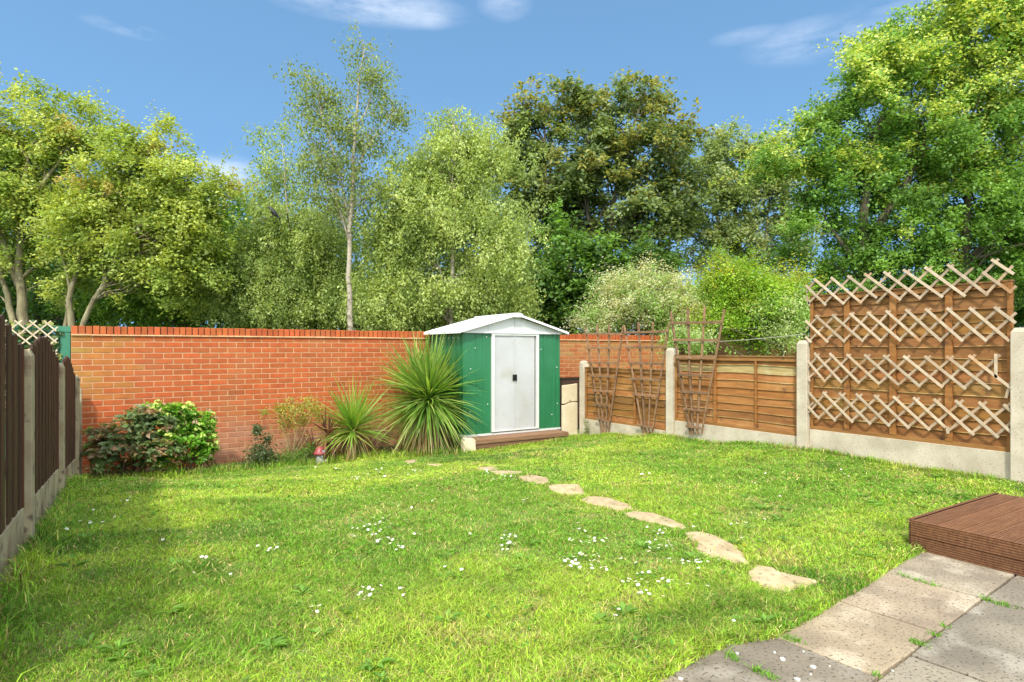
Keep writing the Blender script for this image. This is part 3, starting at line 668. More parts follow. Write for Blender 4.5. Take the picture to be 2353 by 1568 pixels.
# ------------------------------------------------------------------ neighbour's fence beyond the wall
b = MB()
for k in range(26):
    b.box(10.1 + k * .2, 10.1 + k * .2 + .196, 9.42 + (.012 if k % 2 else 0), 9.435 + (.012 if k % 2 else 0), -.6, 1.52, (.28, .28, .28) if k < 18 else (1, 1, 1))  # left boards darkened in their colour for the shadow under the shrubs
tag(b.build('fence_panel', M['fence_wood']), 'brown board fence under the overhanging shrubs beyond the brick wall', 'fence panel')

# ------------------------------------------------------------------ deck
D = empty('timber_deck', (4.7, 1.1, 0)); tag(D, 'reddish brown grooved timber deck platform on the patio at the right edge', 'deck'); off = D.location
r = random.Random(21); k0 = 1.80
for i in range(12):
    ya = k0 - .002 - (i + 1) * .122 + .004; yb = k0 - .002 - i * .122 - .005
    b = MB(); c = r.uniform(.85, 1.18); n = 8; w = (yb - ya) / n
    prof = []
    for q in range(n):
        a = ya + q * w
        if q in (0,): prof += [(a, .17), (a + w * .55, .17), (a + w * .6, .164), (a + w * .95, .164)]
        elif q == n - 1: prof += [(a, .17), (yb, .17)]
        else: prof += [(a, .17), (a + w * .5, .17), (a + w * .58, .1635), (a + w * .92, .1635)]
    m_ = len(prof); x0_, x1_ = 4.012, 5.27
    vs = [(x0_, y, z) for y, z in prof] + [(x1_, y, z) for y, z in prof] + [(x0_, ya, .146), (x0_, yb, .146), (x1_, ya, .146), (x1_, yb, .146)]
    fs = [(j, m_ + j, m_ + j + 1, j + 1) for j in range(m_ - 1)] + [tuple(range(m_)) + (2 * m_ + 1, 2 * m_), tuple(range(2 * m_ - 1, m_ - 1, -1)) + (2 * m_ + 2, 2 * m_ + 3), (0, 2 * m_, 2 * m_ + 2, m_), (m_ - 1, 2 * m_ - 1, 2 * m_ + 3, 2 * m_ + 1)]
    b.add(vs, fs, (c, c, c)); b.build('deck_board', M['deck_wood'], D, offset=off)
for side in (0, 1):
    for j, (za, zb) in enumerate(((.004, .082), (.086, .172))):
        b = MB(); n = 6; c = (.95, .8)[side] * (1.05 if j else .95)
        w = (zb - za) / n; prof = []
        for q in range(n):
            a = za + q * w
            prof += [(a, 0), (a + w * .55, 0), (a + w * .62, .005), (a + w * .93, .005)]
        prof[-1] = (zb, 0) if j else prof[-1]
        prof.append((zb, 0)) if not j else None
        m_ = len(prof)
        if side == 0:
            f1 = [(3.986 + h, .33, z) for z, h in prof]; f2 = [(3.986 + h, 1.80, z) for z, h in prof]; bk = [(4.010, .33, za), (4.010, .33, zb), (4.010, 1.80, za), (4.010, 1.80, zb)]
        else:
            f1 = [(4.012, 1.825 - h, z) for z, h in prof]; f2 = [(5.27, 1.825 - h, z) for z, h in prof]; bk = [(4.012, 1.802, za), (4.012, 1.802, zb), (5.27, 1.802, za), (5.27, 1.802, zb)]
        vs = f1 + f2 + bk
        fs = [(q, q + 1, m_ + q + 1, m_ + q) for q in range(m_ - 1)] + [(0, m_, 2 * m_ + 2, 2 * m_), (m_ - 1, 2 * m_ + 1, 2 * m_ + 3, 2 * m_ - 1), tuple(range(m_))[::-1] + (2 * m_, 2 * m_ + 1), tuple(range(m_, 2 * m_)) + (2 * m_ + 3, 2 * m_ + 2)]
        b.add(vs, fs, (c, c, c)); b.build('fascia_board', M['deck_wood'], D, offset=off)
b = MB(); b.box(4.02, 5.26, .35, 1.79, 0.002, .145, (.4, .4, .4)); b.build('subframe', M['deck_wood'], D, offset=off)

# ------------------------------------------------------------------ stepping stones
STN = [('small pale stone sliver, farthest stepping stone near the spiky plants', [(720, 130), (780, 122), (800, 140), (740, 150)], 8),
       ('thin far stepping stone half sunk in grass, second from the plants', [(850, 152), (900, 150), (970, 156), (930, 166), (870, 164)], 8),
       ('narrow far stepping stone among the daisies', [(1180, 172), (1300, 168), (1322, 185), (1255, 195), (1200, 188)], 8),
       ('flat far stepping stone just past the narrow one', [(1275, 198), (1340, 195), (1470, 200), (1480, 215), (1400, 222), (1310, 214)], 8),
       ('squarish stepping stone at the start of the curve', [(1460, 232), (1550, 222), (1630, 240), (1650, 270), (1600, 282), (1500, 265), (1465, 247)], 8),
       ('oblong stepping stone in the middle of the lawn path', [(1660, 290), (1740, 283), (1840, 283), (1873, 325), (1880, 350), (1800, 352), (1700, 335), (1662, 312)], 8),
       ('long curved stepping stone in the middle of the path', [(1860, 385), (1920, 360), (2040, 370), (2165, 412), (2178, 437), (2090, 447), (1990, 422), (1900, 402)], 8),
       ('long tapering stepping stone third from the patio', [(80, 265), (130, 252), (230, 262), (310, 288), (390, 325), (402, 347), (330, 337), (220, 312), (110, 287)], 6),
       ('large buff stepping stone second from the patio', [(415, 377), (480, 370), (570, 388), (650, 423), (710, 468), (750, 520), (762, 547), (690, 537), (600, 512), (520, 497), (488, 475), (490, 430), (440, 405)], 6),
       ('triangular buff stepping stone nearest the patio', [(790, 600), (830, 563), (900, 570), (960, 600), (1060, 622), (1160, 645), (1050, 682), (960, 712), (880, 682), (800, 640)], 6)]
r = random.Random(9); SPOLY = []
for label, poly, src in STN:
    w = []
    for cx, cy in poly:
        px, py = (674 + cx * .3553, 1011 + cy * .3553) if src == 8 else (1409.4 + cx * .401, 1072.4 + cy * .401)
        z = -.05
        for _ in range(6): p = P(px, py, z=z); z = float(gz(p[0], p[1])) + .015
        w.append((p[0], p[1]))
    # roughen the outline
    q = []
    for i in range(len(w)):
        a, c = np.array(w[i]), np.array(w[(i + 1) % len(w)])
        for t in (0, .33, .67):
            v = a + (c - a) * t; q.append((v[0] + r.uniform(-.006, .006), v[1] + r.uniform(-.006, .006)))
    ctr = np.mean(q, 0); q = [tuple(ctr + (np.array(v) - ctr) * 1.10) for v in q]; zc = float(gz(ctr[0], ctr[1]))
    b = MB(); n = len(q); sl_ = (lambda x, y: float(gz(x, y)) + .007)
    top = [(x, y, sl_(x, y)) for x, y in q]; inner = [(ctr[0] + (x - ctr[0]) * .9, ctr[1] + (y - ctr[1]) * .9, sl_(x, y) + .004) for x, y in q]
    b.add([(x, y, z - .05) for x, y, z in top] + top + inner + [(ctr[0], ctr[1], zc + .014)],
          [(i, (i + 1) % n, n + (i + 1) % n, n + i) for i in range(n)] + [(n + i, n + (i + 1) % n, 2 * n + (i + 1) % n, 2 * n + i) for i in range(n)] + [(2 * n + i, 2 * n + (i + 1) % n, 3 * n) for i in range(n)], (r.uniform(.9, 1.1),) * 3)
    o = b.build('stepping_stone', M['stone'], smooth=False, offset=(ctr[0], ctr[1], zc)); o.location = (ctr[0], ctr[1], zc)
    tag(o, label, 'stepping stone', 'stepping stones curving across the lawn'); SPOLY.append(np.array(q))
def in_poly(x, y, poly):
    c = np.zeros(len(x), bool); j = len(poly) - 1
    for i in range(len(poly)):
        xi, yi = poly[i]; xj, yj = poly[j]
        c ^= ((yi > y) != (yj > y)) & (x < (xj - xi) * (y - yi) / (yj - yi + 1e-12) + xi); j = i
    return c

# ------------------------------------------------------------------ grass
def lawn_colour(x, y, n, r):
    a = vnoise(x, y, 1.3, 21, 3); b_ = vnoise(x, y, 3.1, 55, 3); c_ = vnoise(x, y, .55, 99, 2)
    lush = np.array((.135, .255, .025)); lime = np.array((.255, .355, .037)); straw = np.array((.42, .36, .13)); dark = np.array((.050, .135, .014))
    t = np.clip((a - .38) / .28, 0, 1)[:, None]; col = lush * (1 - t) + lime * t
    dk = np.clip((.43 - c_ * .5 - b_ * .5) / .12, 0, 1)[:, None]; col = col * (1 - dk * .75) + dark * dk * .75
    s = .75 * np.clip((vnoise(x, y, 4.6, 57, 3) - .56) / .12, 0, 1) * np.clip((vnoise(x, y, 1.7, 77, 2) - .40) / .2, 0, 1); pick = r.random(n) < (.13 + .5 * s); col[pick] = straw * r.uniform(.6, 1.15, (pick.sum(), 1))
    br = r.random(n) < .08; col[br] = np.array((.20, .15, .06)) * r.uniform(.5, 1.2, (br.sum(), 1))
    return col * r.uniform(.45, 1.5, (n, 1)) * np.array((1, 1, 1)) * (1 + r.normal(0, .08, (n, 3))), s
def blades(name, pts, hgt, wid, col, lean=.6, seed=1, m='grass'):
    n = len(pts); r = np.random.default_rng(seed)
    a = r.uniform(0, 2 * np.pi, n); side = np.stack([np.cos(a), np.sin(a), np.zeros(n)], -1)
    a2 = r.uniform(0, 2 * np.pi, n); ld = np.stack([np.cos(a2), np.sin(a2), np.zeros(n)], -1) * (np.abs(r.normal(0, lean, n)) * hgt)[:, None]
    up = np.zeros((n, 3)); up[:, 2] = hgt
    w = side * (wid / 2)[:, None]
    mid = pts + up * .6 + ld * .35; tip = pts + up * r.uniform(.75, 1, n)[:, None] + ld
    V = np.stack([pts - w, pts + w, mid + w * .8, mid - w * .8, tip + w * .12, tip - w * .12], 1).reshape(-1, 3)
    b_ = np.arange(n)[:, None] * 6
    F = np.concatenate([b_ + np.array([0, 1, 2, 3]), b_ + np.array([3, 2, 4, 5])], 1).reshape(-1, 4)
    C = np.repeat(np.clip(col * 1.55, 0, 1), 6, 0)
    return quads(name, V, 4, C, M[m], F=F)
r_ = np.random.default_rng(42)
def sample_lawn(N, dmin, dmax, extra=None):
    x = r_.uniform(-.46, 6.47, N); y = r_.uniform(1.2, 8.75, N); d = np.hypot(x, y)
    jag = .035 * (vnoise(x, x * 0 + 3, 6, 31, 2) - .5) * 2
    k = (y > pedge(x) + .01 + jag) & (y < bedge(x) + .06 + jag * 2) & (d >= dmin) & (d < dmax)
    k &= ~((x > 3.96) & (y < 1.84) & (x < 5.3)) & ~((x > 4.28) & (y > 7.82) & (x < 6.08))
    bare = (vnoise(x, y, 4.6, 57, 3) - .58) / .1; k &= ~(r_.random(N) < np.clip(bare, 0, .4))
    x, y = x[k], y[k]
    for q in SPOLY:
        m_ = in_poly(x, y, q.mean(0) + (q - q.mean(0)) * .95); m_ &= (r_.random(len(x)) > .02); x, y = x[~m_], y[~m_]
    return x, y
allp = []
for N, a, b_, w, h in ((2300000, 0, 3.4, .0034, .027), (1100000, 3.4, 5.5, .0048, .026), (700000, 5.5, 20, .0080, .026)):
    x, y = sample_lawn(N, a, b_)
    allp.append(np.stack([x, y, np.full(len(x), w), np.full(len(x), h)], -1))
G = np.concatenate(allp); n = len(G); x, y = G[:, 0], G[:, 1]
col, s = lawn_colour(x, y, n, r_)
tuft = vnoise(x, y, 4.5, 123, 3); edge = np.clip(1 - np.minimum.reduce([x + .46, 6.46 - x, bedge(x) - y]) / .15, 0, 1)
hh = G[:, 3] * (.6 + .75 * np.clip((tuft - .3) / .4, 0, 1)) * r_.uniform(.5, 1.35, n) * (1 + .8 * edge * (r_.random(n) < .5))
pts = np.stack([x, y, surf(x, y) - .004], -1)
gl = blades('lawn_grass', pts, hh, G[:, 2] * r_.uniform(.7, 1.4, n), col, 1.15, 2)
tag(gl, 'short sunlit lawn grass with straw coloured thin patches', 'grass', kind='stuff')
print('grass blades', n)
# broad weed leaves (clover, plantain) in the lawn
N = 9000; x = r_.uniform(-.4, 6.4, N); y = r_.uniform(1.2, 8.4, N)
wd = vnoise(x, y, 1.7, 222, 3); k = (y > pedge(x) + .02) & (y < bedge(x)) & (wd > .56) & ~((x > 3.9) & (y < 1.9))
near = (y < pedge(x) + .35) & (y > pedge(x) + .02) & (r_.random(N) < .5) & ~((x > 3.9) & (y < 1.9)); k |= near
for q in SPOLY: k &= ~in_poly(x, y, q)
x, y = x[k], y[k]

def leaves(name, C0, size, nrm, col, m, parent=None, aspect=.6, fold=.12, dirs=None, r=None, droop=0.0):
    n = len(C0); r = r or rng
    nrm = nrm / np.linalg.norm(nrm, axis=1, keepdims=True)
    d = r.normal(size=(n, 3)) if dirs is None else dirs
    t = d - nrm * (d * nrm).sum(1, keepdims=True); t /= np.linalg.norm(t, axis=1, keepdims=True) + 1e-9
    b_ = np.cross(nrm, t); L = size[:, None]
    V = np.stack([C0, C0 + t * L * .45 + b_ * L * aspect / 2 + nrm * L * fold, C0 + t * L - nrm * L * droop, C0 + t * L * .45 - b_ * L * aspect / 2 + nrm * L * fold], 1).reshape(-1, 3)
    return quads(name, V, 4, np.repeat(np.clip(col, 0, 1), 4, 0), m, parent)
n = len(x)
P0 = np.stack([x, y, surf(x, y) + r_.uniform(.008, .035, n)], -1)
nr = r_.normal(0, .45, (n, 3)); nr[:, 2] += 1
wc = np.array((.085, .21, .022)) * r_.uniform(.7, 1.5, (n, 1))
tag(leaves('lawn_weeds', P0, r_.uniform(.012, .032, n), nr, wc, M['grass'], None, .7, .1, r=r_), 'small broad leaved weeds and clover scattered through the lawn', 'weeds', kind='stuff')

nR = 150; xr = r_.uniform(-.35, 6.2, nR); yr = pedge(xr) + .05 + np.abs(r_.normal(0, 1.3, nR)); kk = (yr < 7.5) & ~((xr > 3.7) & (yr < 2.1))
for q in SPOLY: kk &= ~in_poly(xr, yr, q * 1.0)
xr, yr = xr[kk], yr[kk]; nR = len(xr); ii_ = np.repeat(np.arange(nR), 9); n = len(ii_); a_ = r_.uniform(0, 2 * np.pi, n); sz = r_.uniform(.5, 1.1, nR)[ii_]
dd = np.stack([np.cos(a_), np.sin(a_), r_.uniform(.1, .8, n)], -1); nn_ = np.stack([-np.cos(a_) * .4, -np.sin(a_) * .4, np.ones(n)], -1)
tag(leaves('weed_rosettes', np.stack([xr[ii_], yr[ii_], surf(xr, yr)[ii_] + .008], -1) + dd * .006, .062 * sz * r_.uniform(.7, 1.2, n), nn_, np.array((.17, .32, .05)) * r_.uniform(.7, 1.4, (n, 1)), M['grass'], None, .34, .1, dd, r_, .12), 'broad leaved dandelion and plantain rosettes in the foreground lawn', 'weeds', kind='stuff')

# ------------------------------------------------------------------ trees
def noise3(p, s, seed):
    r = np.random.default_rng(seed); k = r.normal(size=(6, 3)) * s; ph = r.uniform(0, 6.28, 6)
    return np.sin(p @ k.T + ph).mean(1)
LEAFK = 2.0
def tree(name, label, Z, lobes, trunks, nleaf, lsize, palette, bark, group=None, weep=0.0, clump=.45, seed=1, nclump=None, aspect=.62, limbs=60, depth=1.0, cat='tree',
         back=0.0, shell=.55, leafdir=None, tips=None, tiltup=.9, limb_r=.035, base_z=-.7):
    r = np.random.default_rng(seed)
    sc_ = Z / FPX
    base = P(trunks[0][0][0], CY, Z=Z); base[2] = base_z
    root = empty(name, tuple(base)); tag(root, label, cat, group); off = base
    W = np.array([(l[4] if len(l) > 4 else 1.0) * l[2] * l[3] for l in lobes]); W = W / W.sum()
    nclump = nclump or max(30, nleaf // 160)
    li = r.choice(len(lobes), nclump, p=W)
    fw, rt = np.array((SY_, CYW, 0)), np.array((CYW, -SY_, 0))
    small = np.ones(nclump); cl = np.empty((nclump, 3)); upn = np.empty((nclump, 3))
    for i, k in enumerate(li):
        lx, ly, rx, ry = lobes[k][:4]
        u = r.normal(size=3); u /= np.linalg.norm(u); rad = r.random() ** shell * (1 + .30 * math.sin(5.1 * u[0] + k * 1.7 + seed) * math.sin(4.3 * u[2] + k) )
        if r.random() < .14: rad *= 1.25; small[i] = .5
        c = P(lx, ly, Z=Z); dd = u * rad
        ddep = depth * (rx + ry) / 2
        cl[i] = c + rt * dd[0] * rx * sc_ + fw * (dd[1] * ddep * sc_ + back) + np.array((0, 0, 1)) * dd[2] * ry * sc_; upn[i] = rt * u[0] + fw * u[1] + np.array((0, 0, 1)) * u[2]
    cl[:, 2] = np.maximum(cl[:, 2] + weep * .45, base_z + .5)
    csz = clump * r.uniform(.45, 1.3, nclump) * small
    cn = csz ** 2 / (csz ** 2).sum()
    ci = r.choice(nclump, nleaf, p=cn)
    off3 = r.normal(size=(nleaf, 3)) * .5
    if weep:
        # leaves hang in strands below each clump
        ns = 11; st = r.normal(size=(nclump, ns, 3)) * .60; si = r.integers(0, ns, nleaf)
        base_off = st[ci, si] * csz[ci][:, None]; base_off[:, 2] *= .5
        t = r.random(nleaf) ** .8; sway = r.normal(size=(nclump, ns, 2)) * .38
        o_ = base_off + r.normal(size=(nleaf, 3)) * .06
        o_[:, 2] -= t * weep * (.5 + csz[ci] / clump * .5); o_[:, :2] += sway[ci, si] * (t * weep)[:, None]
        C0 = cl[ci] + o_
    else:
        ns = 9; td = r.normal(size=(nclump, ns, 3)) * .62 + upn[:, None, :] * .55; td[..., 2] = td[..., 2] * .7 + .12; si = r.integers(0, ns, nleaf)
        t = r.random(nleaf) ** .75; tw = td[ci, si] * (t * csz[ci] * 1.15)[:, None]; tw[:, 2] -= .30 * t ** 2 * csz[ci]
        o_ = tw + r.normal(size=(nleaf, 3)) * (.045 + .10 * csz[ci] * (1 - .5 * t))[:, None]
        C0 = cl[ci] + o_
    nr = r.normal(size=(nleaf, 3)) * .55 + upn[ci] * .35; nr[:, 2] += tiltup
    size = lsize * r.uniform(.6, 1.35, nleaf)
    pal = np.array(palette); ct = r.integers(0, len(pal), nclump)
    if tips is not None:      # (colour, amount): fresh growth or bracts on the outer, upper clumps
        zt = cl[:, 2]; z0, z1 = np.percentile(zt, 25), np.percentile(zt, 85)
        pr = np.clip((zt - z0) / (z1 - z0 + 1e-6), 0, 1) * .75 + .25 * (upn[:, 2] > 0)
        ist = r.random(nclump) < pr * tips[1]
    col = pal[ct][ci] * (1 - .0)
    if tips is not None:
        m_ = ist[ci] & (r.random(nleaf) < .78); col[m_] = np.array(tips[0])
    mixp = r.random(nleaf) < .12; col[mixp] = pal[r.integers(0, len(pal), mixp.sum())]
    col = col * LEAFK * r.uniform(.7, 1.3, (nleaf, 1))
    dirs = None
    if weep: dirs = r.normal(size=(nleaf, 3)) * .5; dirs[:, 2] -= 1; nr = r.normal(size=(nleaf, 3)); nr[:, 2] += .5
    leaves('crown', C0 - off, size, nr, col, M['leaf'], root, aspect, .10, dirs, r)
    # trunk and limbs
    b = MB(); tp = []
    rr_ = random.Random(seed)
    for ti, t in enumerate(trunks):
        r0 = t[-1]; pts = [P(a, b_, Z=Z) for a, b_ in t[:-1]]
        if ti == 0 or t[0][1] > 740: pts = [np.array((pts[0][0], pts[0][1], base_z - .1))] + pts
        # smooth
        fine = []
        for i in range(len(pts) - 1):
            for q in range(3): fine.append(pts[i] * (1 - q / 3) + pts[i + 1] * q / 3 + (np.array([rr_.uniform(-1, 1) * .03 for _ in range(3)]) if q else 0))
        fine.append(pts[-1]); n = len(fine)
        rad = [r0 * (1 - .85 * (i / (n - 1)) ** 1.1) for i in range(n)]
        b.tube([f - off for f in fine], rad, 9)
        tp += [(f, rd) for f, rd in zip(fine, rad)]
    TP = np.array([f for f, _ in tp]); TR = np.array([q for _, q in tp])
    idx = r.permutation(nclump)[:limbs]
    for i in idx:
        c = cl[i]; d = np.linalg.norm((TP - c) * np.array((1, 1, .8)), axis=1) + np.where(TP[:, 2] > c[2] - .2, 2.0, 0); j = int(np.argmin(d + r.uniform(0, .8, len(d))))
        a = TP[j]; mid = (a + c) / 2; mid[2] += (.12 if not weep else .3) * np.linalg.norm(c - a) * r.uniform(.3, 1.4); mid += r.normal(size=3) * .12
        r0 = min(TR[j] * .7, limb_r * (.5 + np.linalg.norm(c - a) / 3)); pts = []
        for q in range(6):
            t = q / 5; pts.append((1 - t) ** 2 * a + 2 * t * (1 - t) * mid + t * t * c - off + (r.normal(size=3) * .03 if 0 < q < 5 else 0))
        b.tube(pts, [max(.004, r0 * (1 - .85 * q / 5)) for q in range(6)], 5, cap=False)
    b.build('trunk', bark, root, smooth=True)
    return root
G1 = (.13, .21, .030); G2 = (.085, .16, .024); 
tree('plane_tree', 'leftmost plane tree with thick forked trunk and pale olive leaves', 14, [(60, 310, 110, 90), (150, 330, 80, 75), (-60, 380, 120, 170), (60, 470, 140, 110), (40, 190, 60, 45, .3), (135, 230, 55, 50, .45), (185, 430, 60, 80), (20, 580, 120, 60, .5), (-150, 500, 120, 150), (100, 620, 70, 60, .35)],
     [[(58, 760), (52, 700), (42, 620), (48, 450), (75, 330), .15], [(32, 760), (18, 680), (-15, 560), (-60, 450), .10], [(46, 660), (20, 590), (-5, 520), (-10, 400), .09], [(48, 480), (100, 420), (150, 350), .08]],
     76000, .080, [(.185, .235, .045), (.145, .205, .04), (.23, .27, .07), (.11, .16, .03)], M['bark'], clump=.36, seed=1, limbs=120, tips=((.24, .20, .07), .06), limb_r=.020, nclump=430, back=.30, depth=.8)
tree('plane_tree', 'broad plane tree with several leaning stems behind the left end of the wall', 13.2, [(300, 390, 100, 85), (390, 430, 95, 90), (230, 470, 110, 100), (300, 560, 150, 80), (430, 520, 75, 80), (200, 620, 70, 50, .6), (480, 430, 40, 30, .3), (265, 320, 60, 40, .4), (340, 320, 70, 45, .4), (150, 560, 70, 80, .7), (330, 650, 110, 50, .55), (420, 600, 80, 70, .7), (110, 690, 60, 40, .3)],
     [[(165, 760), (158, 690), (180, 600), (235, 470), (280, 370), .085], [(148, 760), (160, 660), (135, 540), .07], [(186, 760), (215, 690), (265, 600), (350, 480), (400, 420), .07], [(215, 690), (240, 660), (232, 560), (300, 440), .06]],
     82000, .078, [(.195, .24, .045), (.155, .215, .04), (.24, .28, .07), (.12, .165, .03)], M['bark'], clump=.34, seed=2, limbs=130, tips=((.25, .20, .07), .08), limb_r=.018, nclump=470, back=.30, depth=.8)
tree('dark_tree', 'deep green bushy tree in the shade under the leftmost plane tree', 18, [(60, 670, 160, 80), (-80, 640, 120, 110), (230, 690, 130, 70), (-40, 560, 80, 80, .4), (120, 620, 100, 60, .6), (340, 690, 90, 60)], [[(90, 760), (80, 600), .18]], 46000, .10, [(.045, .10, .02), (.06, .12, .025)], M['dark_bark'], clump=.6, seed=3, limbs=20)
tree('green_tree', 'mid green leafy tree between the plane tree and the grey-green birches', 16.5, [(440, 620, 90, 110), (515, 560, 60, 85), (380, 680, 110, 60), (500, 680, 90, 60), (540, 490, 45, 50, .6), (330, 620, 80, 80, .7), (300, 700, 110, 40, .6)], [[(440, 760), (440, 600), (480, 520), .14]],
     62000, .09, [(.095, .18, .024), (.07, .14, .02), (.13, .22, .032)], M['dark_bark'], clump=.45, seed=4, limbs=30)
BP = [(.20, .25, .075), (.155, .21, .055), (.24, .29, .10), (.12, .17, .045)]
tree('birch_tree', 'bushy grey-green birch left of the tall thin birch', 14.5, [(640, 640, 120, 100), (545, 680, 80, 75), (700, 560, 100, 100), (610, 530, 80, 70, .8), (760, 650, 60, 80, .7), (650, 400, 60, 60, .4), (700, 430, 60, 60, .35), (590, 440, 40, 45, .3), (690, 700, 170, 50), (640, 320, 30, 35, .15), (540, 600, 60, 60, .6)],
     [[(684, 760), (684, 690), (672, 560), (655, 420), (648, 330), .055], [(684, 600), (640, 520), (600, 440), .02]],
     125000, .058, BP, M['birch_bark'], back=.25, depth=.8, weep=.34, clump=.46, seed=5, limbs=80, limb_r=.010, nclump=420, aspect=.68)
tree('birch_tree', 'tall thin birch with white trunk and sparse airy crown', 12.7, [(832, 110, 32, 45, 1.0), (855, 190, 30, 60, 1.3), (740, 220, 50, 50), (695, 175, 25, 30, .7), (790, 290, 65, 60), (720, 340, 60, 55), (905, 262, 35, 24), (870, 320, 55, 45, .7), (790, 400, 85, 60, .9), (690, 270, 30, 35, .8), (860, 430, 60, 55, .6), (770, 480, 80, 50, .7)],
     [[(806, 760), (800, 640), (803, 520), (813, 400), (815, 300), (824, 200), (838, 110), .065], [(805, 520), (780, 400), (745, 290), (730, 210), (700, 165), .022], [(812, 400), (850, 330), (910, 255), .018], [(803, 560), (760, 430), (700, 310), .022], [(815, 300), (850, 230), (860, 140), .018]],
     17000, .056, [(.12, .16, .045), (.15, .19, .06), (.09, .12, .03)], M['birch_bark'], back=.15, weep=.28, clump=.32, seed=6, nclump=200, limbs=120, limb_r=.008, aspect=.66)
tree('birch_tree', 'full weeping birch with pale trunk directly behind the shed', 13, [(1060, 300, 75, 45, .6), (1020, 240, 60, 35, .25), (1100, 340, 70, 60, .9), (1020, 390, 120, 80), (1060, 500, 150, 100), (955, 520, 100, 100), (1140, 580, 80, 110), (900, 640, 85, 90), (1040, 670, 160, 80), (870, 690, 70, 60), (960, 430, 75, 70), (1130, 690, 60, 50), (920, 560, 70, 80, .8)],
     [[(1038, 760), (1040, 600), (1045, 480), (1042, 380), (1045, 300), .06], [(1030, 740), (1012, 620), (960, 500), .025], [(1042, 560), (1090, 480), (1130, 400), .02], [(1040, 640), (1100, 600), (1160, 570), .018]],
     165000, .058, [(.22, .27, .08), (.17, .22, .06), (.26, .31, .11), (.13, .18, .05)], M['birch_bark'], back=.35, depth=.8, weep=.38, clump=.46, seed=7, limbs=100, limb_r=.011, nclump=480, aspect=.66)
tree('sycamore_tree', 'large dark sycamore with bronze tinted top right of the weeping birch', 18, [(1265, 235, 80, 55), (1370, 240, 80, 55), (1475, 225, 70, 60), (1215, 330, 70, 80), (1350, 360, 120, 80), (1480, 350, 110, 80), (1280, 460, 110, 80), (1430, 470, 130, 90), (1550, 310, 45, 45, .8), (1560, 430, 60, 80), (1400, 600, 150, 70, .7), (1250, 590, 80, 70), (1180, 300, 35, 50, .6), (1190, 440, 50, 70, .7), (1520, 560, 60, 60, .7)],
     [[(1310, 760), (1318, 650), (1295, 560), (1255, 420), (1250, 280), .16], [(1398, 760), (1396, 640), (1402, 520), (1425, 380), (1475, 230), .16], [(1402, 560), (1460, 480), (1530, 400), .08], [(1396, 620), (1350, 500), (1345, 300), .10], [(1318, 640), (1240, 520), (1200, 420), .07]],
     64000, .13, [(.075, .11, .035), (.10, .14, .045), (.055, .085, .025), (.13, .17, .06)], M['dark_bark'], clump=.40, seed=8, limbs=170, tips=((.17, .17, .045), .5), nclump=520, limb_r=.04, shell=.40, depth=.8, back=.2)
tree('young_sycamore', 'bright green young sycamore growth in front of the dark sycamore', 16, [(1255, 640, 60, 50), (1330, 690, 60, 50), (1260, 710, 60, 40), (1410, 640, 60, 45), (1480, 600, 50, 40, .5), (1345, 590, 50, 50, .6), (1310, 510, 50, 40, .3)], [[(1300, 760), (1290, 680), (1330, 560), .08]],
     19000, .13, [(.085, .165, .025), (.06, .12, .022), (.04, .08, .016)], M['dark_bark'], clump=.50, seed=9, limbs=30)
tree('poplar_tree', 'hazy grey-green tree between the dark sycamore and the lime tree', 20, [(1650, 340, 60, 50), (1700, 390, 90, 80), (1660, 480, 100, 75), (1765, 410, 70, 90), (1620, 570, 90, 60), (1730, 560, 100, 60, .7), (1800, 520, 80, 80, .8), (1780, 640, 90, 50, .5)], [[(1690, 760), (1700, 600), (1690, 480), (1700, 340), .12], [(1750, 760), (1755, 600), (1770, 400), .08], [(1640, 700), (1650, 550), (1640, 380), .08]],
     54000, .105, [(.16, .21, .08), (.12, .17, .065), (.20, .24, .11)], M['bark'], clump=.45, seed=10, limbs=60, nclump=260, depth=.6)
tree('lime_tree', 'huge lime tree with yellow bracts filling the top right corner', 13.5, [(2200, 80, 130, 90), (2060, 140, 100, 80), (1985, 220, 100, 80), (2150, 290, 170, 120), (2300, 230, 120, 150), (2060, 400, 160, 110), (2250, 450, 150, 120), (1880, 320, 75, 65), (1790, 370, 75, 40, .9), (1900, 450, 120, 80), (1860, 560, 80, 70, .8), (2140, 580, 170, 90), (2350, 580, 120, 90), (2010, 600, 110, 70), (2420, 100, 120, 150, 1.3), (2450, 400, 120, 200), (2290, 20, 120, 80, 1.2), (2230, 650, 150, 60), (1870, 200, 40, 50, .5), (2040, 50, 60, 40, .4)],
     [[(2015, 760), (1992, 640), (1985, 480), (2010, 320), (2060, 160), .18], [(1995, 640), (1920, 540), (1850, 450), .07], [(1988, 560), (2080, 430), (2160, 250), .10], [(2210, 760), (2215, 600), (2230, 400), (2260, 150), .15], [(2215, 620), (2330, 500), (2400, 330), .08]],
     235000, .078, [(.075, .15, .026), (.095, .18, .03), (.06, .12, .02), (.115, .205, .035)], M['dark_bark'], clump=.40, seed=11, limbs=150, tips=((.28, .33, .08), .85), nclump=820, limb_r=.035, shell=.42, depth=.85, back=.1)
tree('flowering_shrub', 'large shrub covered in greyish white blossom behind the low fence', 13.6, [(1480, 670, 90, 50), (1420, 715, 75, 40), (1550, 690, 60, 55), (1530, 745, 60, 25), (1370, 740, 50, 22), (1590, 730, 40, 45)], [[(1490, 770), (1490, 700), .06]],
     70000, .044, [(.30, .30, .19), (.22, .26, .12), (.12, .22, .04), (.34, .35, .24)], M['dark_bark'], clump=.30, seed=12, limbs=30, cat='shrub', base_z=-.8)
